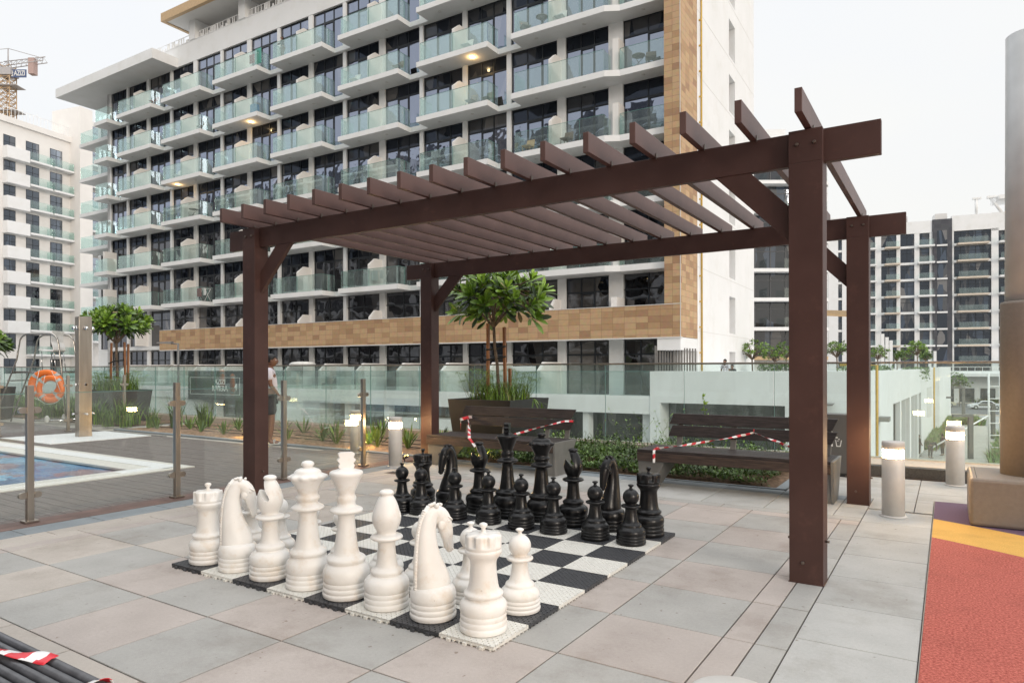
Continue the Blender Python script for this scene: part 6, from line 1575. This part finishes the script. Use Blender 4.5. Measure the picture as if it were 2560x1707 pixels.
# ================================================================ SIDE STREET
def grass(label, poly, n, h, seed, cat='ornamental grass'):
    rnd = random.Random(seed); m = MB(); (ax, ay), (bx_, by_), (cx, cy), (dx, dy) = poly
    for k in range(n):
        u, v = rnd.random(), rnd.random(); x = (ax*(1-u)+bx_*u)*(1-v)+(dx*(1-u)+cx*u)*v; y = (ay*(1-u)+by_*u)*(1-v)+(dy*(1-u)+cy*u)*v
        hh = h*rnd.uniform(.6, 1.1); mi = rnd.choice((0, 1, 2, 3))
        for q in range(7):
            az = rnd.uniform(0, 6.3); w_ = rnd.uniform(.03, .06); e = Vector((cos(az), sin(az), 0)); s_ = Vector((-sin(az), cos(az), 0))*w_; b = Vector((x, y, 0))+e*.05
            p1 = b+e*hh*.18+Vector((0, 0, hh*.6)); p2 = b+e*hh*.55+Vector((0, 0, hh*rnd.uniform(.7, 1.)))
            m.add([b-s_, b+s_, p1+s_*.8, p1-s_*.8, p2], [(0, 1, 2, 3), (3, 2, 4)], mi, True)
    return tag(m.build('ornamental_grass', ['blade', 'leafb', 'leaf', 'bladey'], loc=(0, 0, -5.5)), label, cat, None, 'stuff')
grass('strip of ornamental grass along the side of the white podium block', [(-1.75, 67), (-.8, 67), (1.2, 100), (-.35, 100)], 1500, 1.0, 1)
grass('grass patch spreading at the far end of the strip by the street', [(-.35, 98), (3.8, 98), (3.2, 106), (-.2, 106)], 500, .9, 5)
grass('patch of ornamental grass right of the path beyond the parapet', [(2.2, 55), (8, 60), (11, 88), (4.4, 84)], 1500, 1.1, 2)
grass('low hedge between the parked cars and the low white building', [(-2, 157.8), (26, 160), (26, 163), (-2, 161)], 900, 1.2, 3, 'hedge')
struct(MB().prism([(-.7, 46), (4.6, 46), (3.4, 84), (3.9, 98), (1.3, 98), (-.2, 70)], -5.5, -5.485).build('footpath', 'concrete'))
def Lpost(x, y, rz, h, label):
    t = thing('arm_lamp', label, 'street lamp', (x, y, -5.5), rz, 'dark inverted L shaped path lamps')
    MB().box(-.17, .17, -.1, .1, 0, h).build('post', 'bin', t, .01); MB().box(-1.35, -.17, -.1, .1, h-.22, h).build('arm', 'bin', t, .01)
Lpost(1.44, 62.2, radians(32.65), 3.4, 'nearest dark L shaped path lamp, arm toward the left')
Lpost(3.7, 81, radians(32.65), 3.4, 'dark L shaped path lamp to the right beside the white ladder frame')
Lpost(-.75, 97.4, radians(32.65+180), 3.4, 'dark L shaped path lamp beside the far end of the podium wall')
Lpost(1.7, 105.8, radians(32.65), 4.4, 'tallest far dark path lamp between the parked cars')
t = thing('scaffold_tower', 'tall white ladder frame with diagonal brace at the right end of the parapet view', 'scaffold', (0, 0, 0))
ax, ay = camv(37.9*.98, 53); bx_, by_ = camv(38.8*.98, 53); cx, cy = camv(31.5, 53)
m = MB()
for (x, y) in ((ax, ay), (bx_, by_)): m.tube([(x, y, -5.5), (x, y, 1.0)], .07, 8)
for k in range(6): m.tube([(ax, ay, -4.8+.95*k), (bx_, by_, -4.8+.95*k)], .04, 6)
m.tube([(cx, cy, -5.5), (ax, ay, -2.3)], .06, 6); m.build('frame', 'white', t)
def street_tree(label, x, y, z, seed, H, spread, n=18, bright=.3, name='small_tree', L=.22, dens=3):
    """H = height of the crown centre"""
    rnd = random.Random(seed); t = thing(name, label, 'tree', (x, y, z)); b = MB(); c = MB()
    b.tube([(0, 0, 0), (.03, 0, H*.5), (0, .02, H-spread*.55)], [.06, .05, .045], 7)
    for k in range(n):
        az, el = k*2.4+rnd.uniform(-.4, .4), math.asin(max(-.98, min(.98, -.5+1.5*(k+.5)/n))); r_ = spread*rnd.uniform(.45, 1.); p = Vector((cos(az)*cos(el)*r_, sin(az)*cos(el)*r_, H+sin(el)*r_*.72))
        b.tube([(0, .02, H-spread*.6), tuple(Vector((0, 0, H-spread*.35)).lerp(p, .55)), tuple(p)], [.03, .022, .015], 5)
        for q in range(dens):
            rosette(c, p+Vector((rnd.uniform(-1, 1), rnd.uniform(-1, 1), rnd.uniform(-.7, .7)))*spread*.28, Vector((cos(az)*.6, sin(az)*.6, .8)), 11, L*rnd.uniform(.8, 1.1), rnd, bright)
    b.build('trunk', 'bark', t); c.build('crown', ['leaf', 'leafb', 'leafd', 'bladey'], t); return t
def gt(label, u, v, d, r, seed, n=18, bright=.9, L=.24):
    x, y = camv((u-1280)/1700.4*d, d); zc = 1.457+(919.8-v)/1700.4*d
    return street_tree(label, x, y, .2, seed, zc-.2, r, n, bright, L=L)
gt('small plumeria tree with splayed stakes on the raised garden in front of the end wall', 1880, 880, 42, .85, 1)
gt('bushy tree left of the big right post on the raised garden', 1936, 888, 46, .8, 2, bright=.3)
gt('taller tree just left of the big right post on the raised garden', 1965, 880, 48, .85, 3, bright=.4)
gt('tree seen between the two right posts on the raised garden', 2092, 876, 48, .95, 4, 22, .45)
gt('low round tree right of the rear right post on the raised garden', 2194, 886, 56, .8, 6, 18, .6)
gt('bright green tree standing above the far podium garden', 2293, 874, 72, 1.15, 7, 24, 2.5, .34)
gt('low dark bush tree left of the bright tree on the far garden', 2242, 892, 74, .9, 8, 18, .05, .3); gt('second low dark bush tree beside the bright tree', 2262, 890, 78, .9, 9, 18, .05, .3); gt('dark bush tree right of the bright tree on the far garden', 2314, 893, 76, .8, 10, 16, .05, .3)
for k, (u, v, d, r, l) in enumerate(((2375, 955, 118, 2.2, 'street tree by the road left of the white SUV'), (2398, 958, 121, 1.9, 'street tree behind the dark SUV'), (2442, 960, 140, 2.0, 'thin street tree before the low white building'), (2462, 955, 143, 2.2, 'street tree above the white sedan'))):
    x, y = camv((u-1280)/1700.4*d, d); zc = 1.457+(919.8-v)/1700.4*d; street_tree(l, x, y, -5.5, 20+k, zc+5.5, r, 16, .1, L=.5)
# hedges and screens on the raised garden
def hedge(label, x0, x1, y0, y1, z0, h, seed, n=1500):
    rnd = random.Random(seed); m = MB()
    for k in range(n):
        x, y, z = rnd.uniform(x0, x1), rnd.uniform(y0, y1), z0+h*rnd.random()**.6
        d = Vector((rnd.uniform(-1, 1), rnd.uniform(-1, 1), rnd.uniform(-.4, 1))).normalized(); sd = d.cross(Vector((0, 0, 1))).normalized(); L_ = rnd.uniform(.12, .22)
        m.add([Vector((x, y, z)), Vector((x, y, z))+d*L_*.5+sd*L_*.3, Vector((x, y, z))+d*L_, Vector((x, y, z))+d*L_*.5-sd*L_*.3], [(0, 1, 2, 3)], rnd.choice((0, 0, 1, 2)))
    tag(m.build('hedge', ['leaf', 'blade', 'leafd']), label, 'hedge', None, 'stuff')
hedge('clipped hedge on the raised garden left of the big right post', -9.6, -6.4, 42, 43.6, .3, 1.35, 1, 2600)
hedge('low hedge behind the rear right post on the raised garden', -5.6, -3.0, 44, 52, .3, 1.2, 2, 2200)
hedge('low planting along the far right edge of the raised garden', -3.2, -1.4, 62, 74, .3, 1.1, 3, 1500)
for k, (u_, d_, h_, l) in enumerate(((2206, 70, 4.9, 'tallest'), (2217, 71, 4.6, 'second'), (2227, 72, 4.3, 'third'), (2324, 85, 3.7, 'far left'), (2337, 86, 3.5, 'far right'), (2240, 86, 3.4, 'short'))):
    x, y = camv((u_-1280)/1700*d_, d_)
    tag(MB().box(-.17, .17, -.05, .05, .2, h_).build('screen_fin', 'mast', loc=(x, y, 0), rz=radians(32.65)), l+' pale grey upright screen fin on the far garden podium', 'screen', 'pale screen fins on the garden podium')
x, y = camv(31.6, 66); t = thing('shade_sail', 'beige shade sail stretched above the far garden podium', 'shade sail', (x, y, 6.6), radians(32.65))
MB().add([(-3.6, 0, .5), (3.0, -.5, .25), (2.4, .6, -.25), (-3.4, .4, 0)], [(0, 1, 2, 3)]).build('sail', 'tan2', t)
x, y = camv((1898-1280)/1700*44, 44); o = MB().box(-.16, .16, -.03, .03, 0, .3).build('fire_notice', 'towelr', loc=(x-1.8, y+1.6, 2.35), rz=.1); bpy.data.objects.remove(o)
for k, (u_, v_, l) in enumerate(((1813, 1, 'person with short hair seen from the chest up behind the podium parapet'), (1831, 0, 'darker smaller person beside the first behind the podium parapet'))):
    x, y = camv((u_-1280)/1700*33.4, 33.4); person(l, x, y, .25-.05*k, -1.9, 1.66-.22*k, skinm='skin', shirt='tshirt' if v_ else 'shorts')
# gardeners by the grass
x, y = -2.0+.2, 61.6; person('dark clothed worker standing by the podium wall beyond the parapet', -1.95, 62.3, -5.5, .6, 1.72, shirt='workwear', trousers='workwear', short=False)
person('dark clothed worker bending forward between two others', -1.15, 61.3, -5.5, .9, 1.72, dict(ch=(.22, 0, 1.12), nk=(.42, 0, 1.16), hd=(.53, 0, 1.10), ls=(.38, .19, 1.10), le=(.42, .22, .84), lw=(.45, .15, .6), rs=(.38, -.19, 1.10), re=(.42, -.22, .84), rw=(.45, -.15, .6)), shirt='workwear', trousers='workwear', short=False)
person('dark clothed worker standing at the grass edge, rightmost of three', -.35, 63.6, -5.5, 2.6, 1.74, shirt='workwear', trousers='workwear', short=False)

def car(label, x, y, rz, body, suv=False, L=4.6):
    t = thing('parked_car', label, 'car', (x, y, -5.5), rz, 'cars parked along the far street')
    h = 1.68 if suv else 1.44; hw = .9
    prof = [(-L/2, .32), (-L/2, .78), (-L/2+.25, .95), (-L/2+(.35 if suv else .95), 1.0), (-L/2+(.6 if suv else 1.45), h-.06), (-.1, h), (.55, h-.08), (1.2, 1.0), (L/2-.25, .82), (L/2, .62), (L/2, .32)]
    m = MB(); n = len(prof); vs = []
    for yy, ins in ((-hw, 0), (hw, 0)):
        for (px_, pz) in prof: k_ = max(0, (pz-.95))*.42; vs.append((px_, yy*(1-k_/hw*1.), pz))
    m.add(vs, [list(range(n)), list(range(n, 2*n))[::-1]]+[(i, n+i, n+(i+1) % n, (i+1) % n) for i in range(n)]); m.build('body', body, t, .05, fixn=True)
    g = MB()
    for s_ in (-1, 1):
        a = -L/2+(.55 if suv else 1.15)
        pts = [(a+.1, 1.02), (a+.45, h-.13), (.45, h-.13), (1.02, 1.02)]; g.add([(q[0], s_*(hw-(q[1]-.95)*.42+.012), q[1]) for q in pts], [(0, 1, 2, 3)])
    g.add([(1.14, -.72, 1.05), (1.14, .72, 1.05), (.62, .66, h-.10), (.62, -.66, h-.10)], [(0, 1, 2, 3)]); xr = -L/2+(.38 if suv else 1.02)
    g.add([(xr, -.72, 1.05), (xr, .72, 1.05), (xr+(.2 if suv else .42), .66, h-.1), (xr+(.2 if suv else .42), -.66, h-.1)], [(0, 1, 2, 3)]); g.build('windows', 'carglass', t)
    for wx in (-L/2+.85, L/2-.85):
        for s_ in (-1, 1):
            w_ = MB().tube([(wx, s_*(hw-.18), .33), (wx, s_*(hw+.01), .33)], .33, 20).build('wheel', 'tyre', t); MB().tube([(wx, s_*(hw-.05), .33), (wx, s_*(hw+.02), .33)], .2, 14).build('rim', 'silver', w_)
    MB().box(L/2-.1, L/2+.01, -.8, -.45, .66, .78).build('headlight', 'white', t); MB().box(L/2-.1, L/2+.01, .45, .8, .66, .78).build('headlight', 'white', t)
    return t
def roadpt(u, v): 
    d = 1700.4*(1.457+5.5)/(v-919.8); return camv((u-1280)/1700.4*d, d)
A_ = atan2(.19189, .98158)
x, y = roadpt(2462, 1025); car('white sedan parked on the near side of the far street', x, y, A_+pi, 'carw')
x, y = roadpt(2412, 1003); car('white SUV parked behind the sedan on the far side of the street', x, y, A_+pi-.05, 'carw', True)
x, y = roadpt(2382, 1004); car('dark SUV parked left of the white SUV', x-1, y, A_, 'card', True)
x, y = roadpt(2350, 1018); car('cream car mostly hidden behind the podium wall at the street', x, y, A_, 'cary')
x, y = roadpt(2494, 1004); car('dark car right of the white SUV on the far side', x, y, A_, 'card')

# ================================================================ THE BLOCK THIS TERRACE BELONGS TO, BEHIND THE CAMERA
t = thing('apartment_building', 'tall apartment block rising behind the camera, seen only as reflections in the windows opposite', 'building', (-40, -9.5, 0))
m = MB().box(-75, 44, -14, -1.0, -5.5, 30)
m.build('wall', 'stucco', t)
m = MB(); w_ = MB()
for k in range(10):
    z_ = .3+3.2*k
    m.box(-75, 44, -1.0, -.0, z_-.3, z_-.02)
    for q in range(20): w_.box(-74+5.95*q, -69.6+5.95*q, -.99, -.95, z_, z_+2.5)
for q in range(20): m.box(-75.1+5.95*q, -74.1+5.95*q, -1.0, -.2, 0, 30)
m.build('balcony_bands', 'stucco', t); w_.build('window_bands', 'winl', t)
